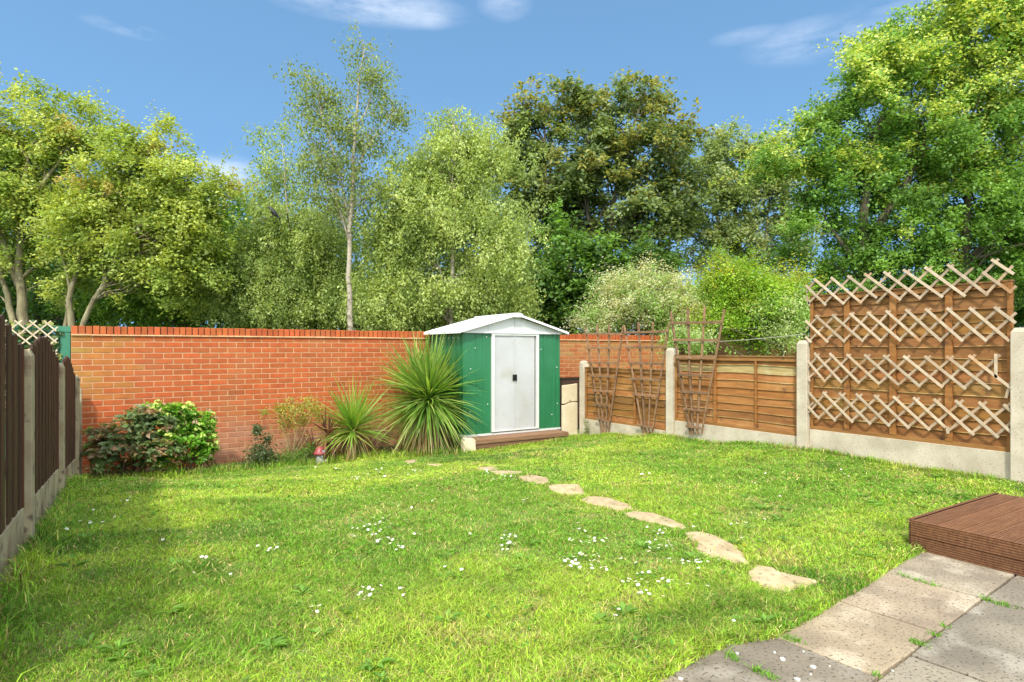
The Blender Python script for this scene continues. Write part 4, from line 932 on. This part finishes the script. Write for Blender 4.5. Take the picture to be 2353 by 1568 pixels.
tree('green_shrub', 'vivid green hawthorn shrub hanging over the low fence', 11.3, [(1700, 640, 80, 50), (1765, 690, 80, 60), (1690, 735, 60, 40), (1640, 660, 50, 50), (1795, 725, 50, 50), (1740, 772, 50, 18), (1820, 680, 32, 40), (1620, 740, 30, 30, .6)], [[(1720, 800), (1720, 700), .06]],
     62000, .044, [(.14, .24, .022), (.10, .19, .018), (.18, .28, .026), (.15, .19, .03)], M['dark_bark'], clump=.28, seed=13, limbs=40, cat='shrub', tips=((.30, .28, .04), .12), nclump=420)
tree('flowering_shrub', 'trailing pale blossomed shoots hanging low under the vivid green shrub', 10.8, [(1790, 765, 40, 22), (1620, 780, 22, 18), (1560, 775, 25, 22), (1760, 700, 25, 30, .4), (1830, 720, 18, 40), (1800, 790, 30, 10)], [[(1800, 800), (1800, 760), .03]],
     8000, .045, [(.28, .32, .16), (.20, .26, .10), (.12, .20, .04)], M['dark_bark'], weep=.18, clump=.22, seed=14, limbs=20, cat='shrub', limb_r=.01)
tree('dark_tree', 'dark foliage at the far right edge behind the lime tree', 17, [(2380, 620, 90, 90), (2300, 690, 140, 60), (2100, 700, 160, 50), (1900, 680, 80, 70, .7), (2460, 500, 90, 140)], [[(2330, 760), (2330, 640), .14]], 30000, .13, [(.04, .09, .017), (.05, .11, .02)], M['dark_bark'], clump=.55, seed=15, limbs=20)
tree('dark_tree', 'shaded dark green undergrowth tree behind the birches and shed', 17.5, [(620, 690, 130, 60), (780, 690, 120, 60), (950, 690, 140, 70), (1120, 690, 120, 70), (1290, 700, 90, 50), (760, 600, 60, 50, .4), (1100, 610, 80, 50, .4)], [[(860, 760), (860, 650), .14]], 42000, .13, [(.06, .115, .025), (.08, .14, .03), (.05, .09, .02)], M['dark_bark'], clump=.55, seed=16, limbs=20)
# low far woodland that reads as one mass
n = 60000; px = rng.uniform(-500, 3000, n); Zd = rng.uniform(21, 27, n)
hgt = 1.6 + 2.3 * vnoise(px, px * 0, .006, 61, 3) + np.where(px < 560, 1.5, 0)
l = (px - SX) / FPX; zz = -.8 + rng.random(n) ** .8 * (hgt + .8) * 1.25
C0 = np.stack([(SY_ + CYW * l) * Zd, (CYW - SY_ * l) * Zd, zz], -1)
nr = rng.normal(size=(n, 3)) * .7; nr[:, 2] += .7
tag(leaves('woodland', C0, rng.uniform(.14, .3, n), nr, np.array((.03, .062, .014)) * rng.uniform(.6, 1.5, (n, 1)), M['leaf'], None, .7), 'low dark woodland undergrowth behind all the trees', 'woodland', kind='stuff')

# ivy on the lattice
n = 2600; C0 = np.stack([rng.uniform(-2.6, -.72, n), rng.normal(9.425, .02, n), rng.uniform(.35, 1.52, n)], -1)
k = vnoise(C0[:, 0] * 3, C0[:, 2] * 3, 1, 8, 2) > .38; C0 = C0[k]; n = len(C0)
nr = rng.normal(size=(n, 3)) * .5; nr[:, 1] -= 1; nr[:, 2] += .4
cc = np.where(rng.random((n, 1)) < .45, np.array((.34, .36, .10)), np.array((.05, .12, .025))) * rng.uniform(.6, 1.3, (n, 1))
tag(leaves('ivy', C0, rng.uniform(.05, .095, n), nr, cc, M['leaf'], None, .85), 'variegated ivy climbing the lattice left of the brick wall', 'ivy')

# ------------------------------------------------------------------ hydrangea bush at the left
def bush(name, label, cat, clusters, nl, ls, pal, seed, aspect=.6, trans='leaf', stems=20, group=None):
    """clusters: (x,y,z,rx,ry,rz) in metres; leaves in whorls on stem tips"""
    r = np.random.default_rng(seed); base = np.array((clusters[0][0], clusters[0][1], float(gz(clusters[0][0], clusters[0][1]))))
    root = empty(name, tuple(base)); tag(root, label, cat, group)
    tipsn = nl // 9; W = np.array([c[3] * c[5] for c in clusters]); W /= W.sum(); ki = r.choice(len(clusters), tipsn, p=W); cs = np.array([c[:6] for c in clusters])
    u = r.normal(size=(tipsn, 3)); u /= np.linalg.norm(u, axis=1, keepdims=True); u[:, 2] = np.where(r.random(tipsn) < .6, np.abs(u[:, 2]), u[:, 2])
    T = cs[ki, :3] + u * cs[ki, 3:6] * (r.random((tipsn, 1)) ** .3)
    ii_ = np.repeat(np.arange(tipsn), 9); n = len(ii_); a = r.uniform(0, 2 * np.pi, n)
    ax = u[ii_] * .6 + np.array((0, 0, .8)); ax /= np.linalg.norm(ax, axis=1, keepdims=True)
    d = np.stack([np.cos(a), np.sin(a), r.uniform(-.2, .5, n)], -1); nr = ax * 1.3 - d * .35 + r.normal(size=(n, 3)) * .5
    pal = np.array(pal); pi = r.integers(0, len(pal), tipsn); C = pal[pi][ii_] * r.uniform(.7, 1.35, (n, 1))
    leaves('foliage', T[ii_] + d * .01 - base, ls * r.uniform(.6, 1.3, n), nr, C, M[trans], root, aspect, .12, d, r, droop=.15)
    b = MB()
    for i in r.permutation(tipsn)[:stems]:
        p = np.array((base[0] + r.normal() * .12, base[1] + r.normal() * .08, base[2])); q = T[i]; m = (p + q) / 2 + r.normal(size=3) * .03 + (0, 0, .06)
        b.tube([p - base, m - base, q - base], [.008, .006, .003], 5, (.8, .6, .5))
    b.build('stem', M['dark_bark'], root)
    return root, T, u, base
bush('bush', 'dark bronze-green bush with large leaves beside the left fence', 'bush', [(.05, 8.75, .0, .42, .28, .36), (-.22, 8.7, -.05, .2, .22, .25), (.28, 8.70, .22, .26, .22, .24), (.12, 8.62, .35, .2, .18, .16), (.3, 8.55, -.1, .3, .15, .22), (-.3, 8.75, .2, .1, .12, .12)],
     4200, .074, [(.17, .25, .10), (.22, .26, .13), (.36, .24, .13), (.17, .28, .10), (.42, .30, .16), (.24, .36, .12)], 31, .58)
rt_, T, U, base = bush('hydrangea_bush', 'bright green hydrangea bush with lime and pink flower heads against the wall', 'bush', [(.72, 8.82, .0, .28, .25, .32), (.55, 8.9, .25, .3, .22, .22), (.80, 8.85, .2, .2, .2, .2), (.45, 8.72, -.2, .2, .14, .16), (.85, 8.8, -.15, .14, .2, .2), (.42, 8.66, .02, .2, .14, .2), (.5, 8.78, .36, .26, .2, .16), (.28, 8.85, .42, .16, .15, .1)],
     5600, .060, [(.15, .36, .03), (.20, .42, .035), (.11, .27, .025), (.26, .46, .05)], 32, .6)
r = np.random.default_rng(77); sel = [i for i in range(len(T)) if U[i, 2] > .15 or U[i, 1] < -.4][:110]
n = len(sel) * 26; ii_ = np.repeat(sel, 26); v = r.normal(size=(n, 3)); v /= np.linalg.norm(v, axis=1, keepdims=True); v[:, 2] = np.abs(v[:, 2]) * .7
C0 = T[ii_] + np.array((0, 0, .015)) + U[ii_] * .03 + v * .036 - base
pc = np.where(r.random((len(T), 1)) < .3, np.array((.50, .34, .22)), np.array((.55, .66, .16)))[ii_] * r.uniform(.8, 1.2, (n, 1))
leaves('flower_head', C0, np.full(n, .026), v + np.array((0, 0, .3)), pc, M['flower'], rt_, .9, .05, None, r)

# ------------------------------------------------------------------ cordylines (sword-leaved)
def sword(name, label, cat, base, head, nl, L, w, pal, seed, up=.25, skirt=0, skirtcol=None, trunk_r=.05, cone=-.35, stemcol=(1, 1, 1), long_=.22):
    r = np.random.default_rng(seed); base = np.array(base, float); root = empty(name, tuple(base)); tag(root, label, cat)
    def batch(nm, n, zlo, zhi, Lm, colfn, hz, drop):
        z = r.uniform(zlo, zhi, n); a = r.uniform(0, 2 * np.pi, n); h = np.sqrt(np.clip(1 - z * z, 0, 1)); d = np.stack([np.cos(a) * h, np.sin(a) * h, z], -1)
        Ls = Lm * r.uniform(.65, 1.08, n) * (1 + long_ * np.clip(z, 0, 1) ** 2); sd = np.cross(d, np.array((0, 0, 1.0))) + 1e-6; sd /= np.linalg.norm(sd, axis=1, keepdims=True)
        twist = r.normal(0, .4, n)[:, None]; nn = np.cross(sd, d); sd = sd * np.cos(twist) + nn * np.sin(twist)
        org = np.array(head) + np.stack([r.normal(0, .02, n), r.normal(0, .02, n), -np.abs(r.normal(0, hz, n)) + hz * (z > .3)], -1)
        S = 6; rows = []; sd0 = np.cross(d, np.array((0, 0, 1.0))); bendk = r.normal(0, .14, n)
        for s_ in range(S + 1):
            t = s_ / S; c = org + d * (Ls * t)[:, None] + sd0 * (bendk * Ls * t ** 2)[:, None]; c[:, 2] -= drop * Ls * t ** 2.4 * (1.15 - z) * r.uniform(.85, 1.15, n) * .5
            ww = w * (0.55 + 1.5 * t) if t < .3 else w * (1.0 - ((t - .3) / .7) ** 1.6 * .95)
            rows.append(np.stack([c - sd * ww / 2, c + sd * ww / 2], 1))
        V = np.stack(rows, 1).reshape(n, -1, 3) - base
        V[..., 2] = np.maximum(V[..., 2], .01)
        F = np.concatenate([np.arange(n)[:, None] * 2 * (S + 1) + np.array([2 * q, 2 * q + 1, 2 * q + 3, 2 * q + 2]) for q in range(S)], 1).reshape(-1, 4)
        cb = colfn(n, z); C = np.repeat(cb, 2 * (S + 1), 0)
        quads(nm, V.reshape(-1, 3), 4, np.clip(C, 0, 1), M['leaf'], root, F=F)
    pal = np.array(pal)
    batch('leaves', nl, cone, 1.0, L, lambda n, z: pal[r.integers(0, len(pal), n)] * r.uniform(.75, 1.3, (n, 1)), .05, up)
    if skirt: batch('dead_leaves', skirt, -.95, cone + .1, L * .8, lambda n, z: np.array(skirtcol)[r.integers(0, len(skirtcol), n)] * r.uniform(.6, 1.2, (n, 1)), .10, 1.0)
    b = MB(); b.tube([(0, 0, -.03), tuple(np.array(head) - base)], [trunk_r, trunk_r * .8], 8, stemcol); b.build('stem', M['bark'], root)
    return root
hz_ = P(985, 915, Y=8.45); gb = float(gz(hz_[0], 8.45))
GC = [(.22, .38, .05), (.28, .42, .08), (.15, .29, .04), (.40, .50, .14), (.11, .22, .04)]
sword('cordyline', 'largest spiky cordyline with a full globe of sword leaves beside the shed', 'plant', (hz_[0], 8.45, gb), hz_, 860, .95, .024, GC, 51, up=.35, skirt=380, skirtcol=[(.40, .30, .12), (.32, .32, .10), (.26, .15, .06), (.50, .42, .20)], cone=-.55)
hz2 = P(955, 880, Y=8.85); 
sword('cordyline', 'taller narrow cordyline head poking up behind the largest one', 'plant', (hz2[0], 8.85, gb), hz2, 170, .72, .022, GC, 52, up=.25, cone=.1)
hz3 = P(1040, 925, Y=8.55)
sword('cordyline', 'dark leaved cordyline head squeezed between the largest one and the shed wall', 'plant', (4.12, 8.5, gb), P(1035, 925, Y=8.5), 190, .50, .022, [(.10, .20, .04), (.07, .15, .03)], 55, up=.35, cone=-.1)
hz4 = P(812, 985, Y=8.75); g4 = float(gz(hz4[0], 8.75))
sword('cordyline', 'middle sized green cordyline with a pointed tuft and a brown skirt', 'plant', (hz4[0], 8.75, g4), hz4, 270, .76, .023, [(.22, .40, .05), (.16, .33, .04), (.38, .44, .10)], 53, up=.30, skirt=130, skirtcol=[(.40, .27, .12), (.30, .17, .07), (.36, .34, .14)], cone=-.15, stemcol=(.7, .5, .4))
hz5 = P(755, 1000, Y=8.72); g5 = float(gz(hz5[0], 8.72))
sword('cordyline', 'small purple-brown cordyline with drooping tan leaves', 'plant', (hz5[0], 8.72, g5), hz5, 34, .36, .026, [(.16, .065, .05), (.22, .10, .07), (.11, .045, .04)], 54, up=.3, skirt=34, skirtcol=[(.42, .22, .10), (.30, .15, .07)], cone=.05, stemcol=(.6, .3, .25), trunk_r=.03)
hz6 = P(722, 1035, Y=8.78)
sword('cordyline', 'tiny reddish brown spiky plant behind the toadstool ornament', 'plant', (hz6[0], 8.78, g5), hz6, 14, .26, .026, [(.18, .07, .05), (.12, .05, .04)], 56, up=.15, cone=.25, trunk_r=.015)

# small shrubs in the bed
def twiggy(name, label, base_px, Y, stems, tuftn, ls, pal, seed):
    bp = P(*base_px, Y=Y); base = np.array((bp[0], Y, float(gz(bp[0], Y)))); root = empty(name, tuple(base)); tag(root, label, 'shrub'); r = np.random.default_rng(seed); b = MB(); Cc = []
    for (x, y, rad) in stems:
        q = P(x, y, Y=Y + r.normal() * .08); m = (base + q) / 2 + r.normal(size=3) * .02 + np.array((0, 0, -.05)); b.tube([base - base + 0.0, m - base, q - base], [.007, .005, .003], 5, (1.4, 1.2, 1.0))
        k = int(tuftn * rad / 20) ; Cc.append(q + r.normal(size=(k, 3)) * rad / 160 * .55)
    C0 = np.concatenate(Cc); n = len(C0); nr = r.normal(size=(n, 3)) + np.array((0, -.3, .6)); pal = np.array(pal)
    b.build('stem', M['bark'], root)
    leaves('foliage', C0 - base, ls * r.uniform(.7, 1.3, n), nr, pal[r.integers(0, len(pal), n)] * r.uniform(.7, 1.3, (n, 1)), M['leaf'], root, .5, .1, None, r)
twiggy('euonymus_shrub', 'leggy shrub with yellow leaves on thin bare stems against the wall', (668, 1042), 8.95, [(608, 948, 9), (650, 955, 20), (665, 935, 18), (690, 945, 20), (708, 925, 18), (655, 975, 18), (680, 970, 20), (640, 940, 12), (735, 950, 16), (700, 965, 14), (720, 940, 14)], 230, .034, [(.42, .40, .06), (.34, .36, .05), (.22, .30, .05), (.50, .44, .12)], 61)
twiggy('variegated_shrub', 'small dark leaved shrub with two upright stems and leaf tufts', (598, 1060), 8.8, [(593, 992, 10), (588, 985, 8), (614, 1010, 8), (600, 1050, 30), (590, 1055, 22), (612, 1055, 22), (600, 1038, 22)], 380, .036, [(.07, .12, .035), (.10, .15, .05), (.20, .24, .12), (.05, .09, .03)], 62)
twiggy('ground_shrub', 'low bright green weedy shrub between the yellow shrub and the toadstool ornament', (655, 1060), 8.72, [(640, 1055, 16), (660, 1050, 16), (690, 1048, 18), (705, 1040, 16), (715, 1030, 12), (675, 1058, 16), (625, 1062, 14)], 420, .026, [(.13, .27, .03), (.20, .30, .06), (.10, .20, .03)], 63)
twiggy('ground_shrub', 'small weed growing up the foot of the rounded concrete post', (1347, 998), 7.85, [(1348, 985, 10), (1346, 970, 7), (1350, 993, 9)], 160, .022, [(.13, .27, .03), (.08, .18, .03)], 64)

# bed: ground cover and grass fringe
N = 5200; x = r_.uniform(-.45, 4.2, N); y = bedge(x) + np.abs(r_.normal(.08, .16, N)); k = (y < 9.33) & ((x > .9) | (y < 8.6)); x, y = x[k], y[k]; n = len(x)
nr = r_.normal(0, .6, (n, 3)); nr[:, 2] += 1
tag(leaves('bed_weeds', np.stack([x, y, surf(x, y) + np.abs(r_.normal(.02, .04, n))], -1), r_.uniform(.015, .035, n), nr, np.array((.10, .20, .03)) * r_.uniform(.5, 1.6, (n, 1)), M['grass'], None, .6, .1, r=r_), 'weeds and ground cover along the edge of the planting bed', 'weeds', kind='stuff')
N = 3400; x = r_.uniform(-.45, 4.2, N); y = bedge(x) + r_.normal(.02, .07, N); n = len(x)
hh = r_.uniform(.05, .12, n) * (1 + .6 * (r_.random(n) < .1)); fringe_pts = [np.stack([x, y, surf(x, y)], -1)]; fh = [hh]
# along fences and step, patio joints
x2 = np.full(2600, 6.42) - np.abs(r_.normal(0, .04, 2600)); y2 = r_.uniform(2.2, 7.9, 2600); fringe_pts.append(np.stack([x2, y2, surf(x2, y2)], -1)); fh.append(r_.uniform(.03, .09, 2600))
x3 = -.44 + np.abs(r_.normal(0, .05, 3000)); y3 = r_.uniform(2.2, 8.4, 3000); fringe_pts.append(np.stack([x3, y3, surf(x3, y3)], -1)); fh.append(r_.uniform(.03, .10, 3000))
x4 = r_.uniform(4.2, 6.2, 1500); y4 = 7.80 - np.abs(r_.normal(0, .03, 1500)); fringe_pts.append(np.stack([x4, y4, surf(x4, y4)], -1)); fh.append(r_.uniform(.03, .08, 1500))
x5 = r_.uniform(-.4, 4.0, 5200); y5 = pedge(x5) + np.abs(r_.normal(0, .035, 5200)) - .018; fringe_pts.append(np.stack([x5, y5, np.maximum(surf(x5, y5), -.004)], -1)); fh.append(r_.uniform(.018, .045, 5200))
Pt = np.concatenate(fringe_pts); Ht = np.concatenate(fh); n = len(Pt); cf, _ = lawn_colour(Pt[:, 0], Pt[:, 1], n, r_)
tag(blades('grass_fringe', Pt, Ht, np.full(n, .006), cf, .7, 9), 'longer untrimmed grass along the fences, step and bed edge', 'grass', kind='stuff')
# tufts in the paving joints
def joint(u, v, w=.0): return A0 + ux * u + uy * v
J = []
for (cx, cy, cx2, cy2, n, s_) in ((925, 960, 1070, 1010, 90, .018), (1600, 610, 1850, 690, 90, .010), (1715, 1000, 1790, 1035, 60, .02), (1830, 960, 1860, 975, 30, .015), (2110, 755, 2160, 775, 50, .015), (2170, 780, 2300, 810, 70, .018), (650, 1080, 720, 1120, 60, .02), (790, 1165, 940, 1225, 110, .02), (1490, 1195, 1520, 1210, 20, .012), (1880, 910, 1910, 930, 20, .012)):
    for _ in range(n):
        t = r_.random(); p = P(1409.4 + (cx + (cx2 - cx) * t) * .401, 1072.4 + (cy + (cy2 - cy) * t) * .401, z=0.0); J.append((p[0] + r_.normal() * s_ * .6, p[1] + r_.normal() * s_ * .6, 0))
J = np.array(J); n = len(J)
tag(blades('joint_weeds', J, r_.uniform(.006, .026, n), np.full(n, .004), np.array((.11, .22, .025)) * r_.uniform(.6, 1.4, (n, 1)), 1.3, 10), 'grass and small weeds growing in the paving joints', 'weeds', kind='stuff')

# ------------------------------------------------------------------ daisies
def daisy_mesh():
    b = MB(); R = .0092; n = 11
    for k in range(n):
        a = 2 * math.pi * k / n; w = .26
        b.add([(math.cos(a - w) * R * .35, math.sin(a - w) * R * .35, .0018), (math.cos(a - w * .8) * R, math.sin(a - w * .8) * R, .0035), (math.cos(a + w * .8) * R, math.sin(a + w * .8) * R, .0035), (math.cos(a + w) * R * .35, math.sin(a + w) * R * .35, .0018)], [(0, 1, 2, 3)], (.92, .92, .90))
    b.add([(math.cos(t) * R * .4, math.sin(t) * R * .4, .002) for t in np.linspace(0, 2 * math.pi, 8)[:-1]] + [(0, 0, .0055)], [(i, (i + 1) % 7, 7) for i in range(7)], (.75, .5, .03))
    b.tube([(0, 0, .001), (.001, 0, -.045)], [.0011, .0011], 4, (.15, .3, .04))
    o = b.build('daisy', M['flower']); return o
d0 = daisy_mesh(); first = True
def a8(x, y): return 674 + x * .3553, 1011 + y * .3553
def a6(x, y): return 1409.4 + x * .401, 1072.4 + y * .401
def a7(x, y): return x * .4138, 919.2 + y * .4138
CL = [('in the loose cluster by the farthest stepping stones', a8, [(540, 205, 45, 14, 12), (720, 195, 22, 10, 5), (760, 185, 18, 8, 4), (815, 195, 22, 8, 5), (400, 240, 25, 9, 7), (270, 180, 18, 4, 3), (140, 170, 10, 4, 2), (1385, 245, 40, 12, 10), (1240, 205, 18, 8, 5), (680, 250, 10, 5, 2)]),
      ('in the cluster left of the lawn centre', a8, [(590, 555, 50, 28, 13), (480, 545, 28, 16, 6), (380, 555, 20, 16, 4), (630, 655, 28, 18, 7), (690, 680, 18, 12, 4), (780, 610, 14, 8, 3), (520, 600, 40, 14, 5), (400, 620, 12, 6, 2), (560, 650, 30, 6, 3), (665, 712, 8, 4, 1), (728, 520, 8, 4, 1)]),
      ('in the small group at the lawn centre', a8, [(1380, 615, 24, 12, 6), (1400, 660, 28, 14, 6), (1320, 690, 14, 8, 3), (1385, 705, 14, 6, 3), (1440, 620, 6, 10, 2), (1490, 400, 22, 12, 4), (1420, 410, 8, 5, 1), (900, 395, 8, 4, 1), (980, 408, 8, 4, 1), (765, 438, 8, 4, 1), (680, 428, 6, 4, 1), (1143, 608, 4, 3, 1)]),
      ('in the dense patch left of the long stepping stones', a8, [(1830, 580, 50, 28, 10), (1960, 640, 40, 12, 9), (1880, 650, 40, 10, 5), (1870, 805, 60, 12, 13), (1770, 790, 30, 18, 9), (1820, 745, 60, 12, 7), (1930, 755, 34, 10, 4), (2020, 830, 10, 8, 3), (1925, 820, 14, 8, 3), (2120, 770, 8, 4, 1)]),
      ('in the patch beside the large buff stepping stone', a6, [(320, 355, 34, 14, 5), (290, 385, 30, 24, 5), (325, 435, 12, 16, 3), (280, 470, 30, 6, 4), (400, 540, 46, 6, 8), (490, 560, 16, 14, 5), (590, 515, 26, 10, 4), (190, 435, 5, 4, 1), (130, 552, 5, 4, 1), (460, 345, 5, 4, 1), (220, 470, 20, 14, 2), (410, 465, 12, 4, 1)]),
      ('in the patch nearest the path end', a6, [(65, 645, 14, 10, 4), (140, 670, 14, 10, 4), (115, 612, 30, 8, 3), (180, 655, 12, 8, 2), (290, 655, 28, 20, 5), (330, 697, 6, 5, 1), (210, 715, 14, 10, 2), (155, 725, 7, 5, 2), (285, 745, 7, 4, 1), (428, 675, 6, 4, 1), (540, 687, 7, 4, 1), (690, 885, 7, 5, 1), (25, 820, 6, 4, 1), (12, 855, 6, 4, 1)]),
      ('in the few right of the stepping stones', a6, [(800, 268, 12, 5, 3), (865, 302, 6, 4, 1), (675, 330, 7, 4, 1), (760, 320, 8, 5, 2), (735, 410, 8, 4, 1), (710, 328, 5, 4, 1), (640, 248, 4, 3, 1), (470, 275, 5, 3, 1), (955, 170, 5, 3, 1)]),
      ('in the grass below the tall latticed panel', a6, [(1330, 42, 18, 9, 4), (810, 95, 5, 4, 1), (870, 42, 6, 5, 2), (195, 28, 20, 10, 4), (1440, 30, 5, 3, 1), (400, 70, 6, 4, 1)]),
      ('among the scattered foreground daisies', a8, [(980, 822, 8, 4, 1), (1088, 840, 6, 4, 1), (490, 1000, 30, 18, 6), (565, 945, 8, 4, 1), (680, 990, 20, 14, 3), (690, 962, 8, 4, 1), (465, 955, 10, 6, 2), (150, 1095, 16, 12, 3), (290, 908, 6, 4, 1), (230, 978, 6, 4, 1), (2080, 1140, 8, 4, 1), (2105, 1098, 6, 4, 1), (170, 1075, 4, 3, 1)]),
      ('in the grass toward the left fence', a7, [(680, 558, 16, 6, 3), (775, 552, 5, 3, 1), (518, 612, 6, 3, 1), (638, 650, 8, 4, 1), (445, 675, 6, 3, 1), (500, 678, 8, 3, 2), (570, 680, 6, 3, 1), (785, 762, 6, 3, 1), (830, 722, 8, 3, 1), (370, 718, 6, 3, 1), (1060, 738, 8, 3, 1), (1115, 890, 26, 12, 5), (1185, 888, 8, 4, 1), (1075, 962, 6, 3, 1), (1285, 965, 10, 4, 2), (1275, 1030, 8, 4, 1), (660, 1106, 6, 3, 1), (1540, 808, 16, 6, 3), (1500, 828, 14, 5, 2), (1432, 812, 6, 3, 1), (905, 778, 6, 3, 1)])]
cnt = 0; DA = {}
for label, f, groups in CL:
    for cx, cy, sx, sy, n in groups:
        for _ in range(n):
            px, py = f(cx + (r_.normal() * sx * 1.15 if n > 1 else 0), cy + (r_.normal() * sy * 1.25 if n > 1 else 0)); z = -.02
            for _k in range(5): p = P(px, py, z=z); z = float(surf(p[0], p[1])) + .034
            if p[1] < pedge(p[0]) + .03 or p[1] > bedge(p[0]): continue
            o = d0 if first else d0.copy()
            if not first: COL.objects.link(o)
            first = False; o.location = (p[0], p[1], z); s_ = r_.uniform(.75, 1.15) * (1 + .04 * max(0, p[1] - 3)); o.scale = (s_, s_, 1)
            o.rotation_euler = (r_.normal(0, .3) + .25 * 0, r_.normal(0, .3), r_.uniform(0, 6)); DA.setdefault(label, []).append((px, o)); o['category'] = 'daisy'; o['group'] = 'white daisies in the lawn'; cnt += 1
ones = 'first second third fourth fifth sixth seventh eighth ninth tenth eleventh twelfth thirteenth fourteenth fifteenth sixteenth seventeenth eighteenth nineteenth'.split()
def ordinal(k):
    if k < 20: return ones[k - 1]
    t, u = divmod(k, 10); tens = ['twent', 'thirt', 'fort', 'fift', 'sixt', 'sevent', 'eight', 'ninet'][t - 2]
    return tens + 'ieth' if u == 0 else tens + 'y-' + ones[u - 1]
for place, lst in DA.items():      # counted from the left within each cluster, or from the right when that is nearer
    lst.sort(key=lambda q: q[0]); n = len(lst)
    for i, (_, o) in enumerate(lst):
        if n == 1: w = 'single white daisy'
        elif i < (n + 1) // 2: w = ('leftmost' if i == 0 else ordinal(i + 1)) + ' white daisy' + ('' if i == 0 else ' from the left')
        else: w = ('rightmost' if i == n - 1 else ordinal(n - i)) + ' white daisy' + ('' if i == n - 1 else ' from the right')
        o['label'] = w + ' ' + place
print('daisies', cnt)
# one yellow dandelion
p = P(*a6(752, 455), z=.03); b = MB()
for k in range(14):
    a = k * 2.4; rr = .004 + .009 * (k / 14); b.add([(math.cos(a) * .001, math.sin(a) * .001, 0), (math.cos(a - .25) * rr, math.sin(a - .25) * rr, .004), (math.cos(a + .25) * rr, math.sin(a + .25) * rr, .004)], [(0, 1, 2)], (.75, .42, .02))
b.tube([(0, 0, 0), (0, 0, -.04)], [.0012, .0012], 4, (.15, .3, .04)); o = b.build('dandelion', M['flower']); o.location = p; tag(o, 'single small yellow flower right of the large buff stepping stone', 'flower')

# ------------------------------------------------------------------ toadstool house ornament
p = P(735, 1062, Y=8.6); bz = float(surf(p[0], 8.6)); T_ = empty('toadstool_ornament', (p[0], 8.6, bz)); tag(T_, 'small grey and red toadstool house ornament in the planting bed', 'ornament')
b = MB(); n = 14
def lathe(prof, cx=0, cy=0, m=14):
    vs = [(cx + rr * math.cos(2 * math.pi * k / m), cy + rr * math.sin(2 * math.pi * k / m), z) for rr, z in prof for k in range(m)]
    return vs, [(i * m + k, i * m + (k + 1) % m, (i + 1) * m + (k + 1) % m, (i + 1) * m + k) for i in range(len(prof) - 1) for k in range(m)]
vs, fs = lathe([(.001, -.02), (.062, -.02), (.058, .04), (.05, .10), (.055, .145), (.001, .15)]); b.add(vs, fs); b.build('body', M['grey_stone'], T_, smooth=True)
b = MB(); vs, fs = lathe([(.05, .138), (.090, .142), (.085, .165), (.06, .20), (.045, .235), (.02, .25), (.001, .252)]); b.add(vs, fs); b.build('roof', M['red_paint'], T_, smooth=True)
for x, z, y in ((-.035, .10, -.045), (.015, .118, -.052), (.035, .185, -.062)):
    b = MB(); vs, fs = lathe([(.001, .006), (.010, .006), (.014, 0)], m=10); b.add([(x + a, y - c, z + bb) for a, bb, c in vs], fs, (1.6, 1.7, 1.9)); b.build('window', M['grey_stone'], T_)
b = MB(); b.box(.018, .052, -.075, -.055, .165, .205, (.8, .8, .85)); b.build('dormer', M['grey_stone'], T_, bevel=.005)
b = MB(); vs, fs = lathe([(.001, -.02), (.03, -.02), (.033, .03), (.025, .06), (.001, .075)], .085, -.01, 10); b.add(vs, fs, (1.3, 1.3, 1.0)); b.build('side_tower', M['grey_stone'], T_, smooth=True)

# ------------------------------------------------------------------ bird in the birch
bp = P(628, 487, Z=13.6); Bz = empty('crow', tuple(bp)); tag(Bz, 'black bird perched in the grey-green birch crown', 'bird')
me = bpy.data.meshes.new('body'); rt = Vector((CYW, -SY_, 0)); fwv = Vector((SY_, CYW, 0))
def bv(a, c, d=0): return rt * a + Vector((0, 0, c)) + fwv * d
prof = [(bv(-.155, .085), .004), (bv(-.125, .095), .012), (bv(-.10, .10), .030), (bv(-.075, .085), .036), (bv(-.05, .05), .045), (bv(0, 0), .058), (bv(.045, -.05), .048), (bv(.085, -.09), .028), (bv(.12, -.135), .018), (bv(.15, -.175), .012)]
b = MB(); b.tube([q for q, _ in prof], [w for _, w in prof], 10); b.build('body', M['feather'], Bz, smooth=True)
for s_ in (-1, 1):
    b = MB(); b.tube([bv(-.04, .05, s_ * .035), bv(.02, -.01, s_ * .05), bv(.08, -.08, s_ * .028), bv(.11, -.12, s_ * .01)], [.012, .03, .02, .004], 6); b.build('wing', M['feather'], Bz, smooth=True)
    b = MB(); b.tube([bv(-.01, -.04, s_ * .02), bv(-.015, -.10, s_ * .02)], [.006, .004], 5); b.build('leg', M['feather'], Bz)
b = MB(); b.tube([P(600, 505, Z=13.6), P(627, 496, Z=13.6), P(660, 490, Z=13.62), P(672, 560, Z=14.4)], [.008, .010, .012, .016], 5)
tag(b.build('birch_branch', M['dark_bark']), 'thin branch the black bird perches on', 'branch')
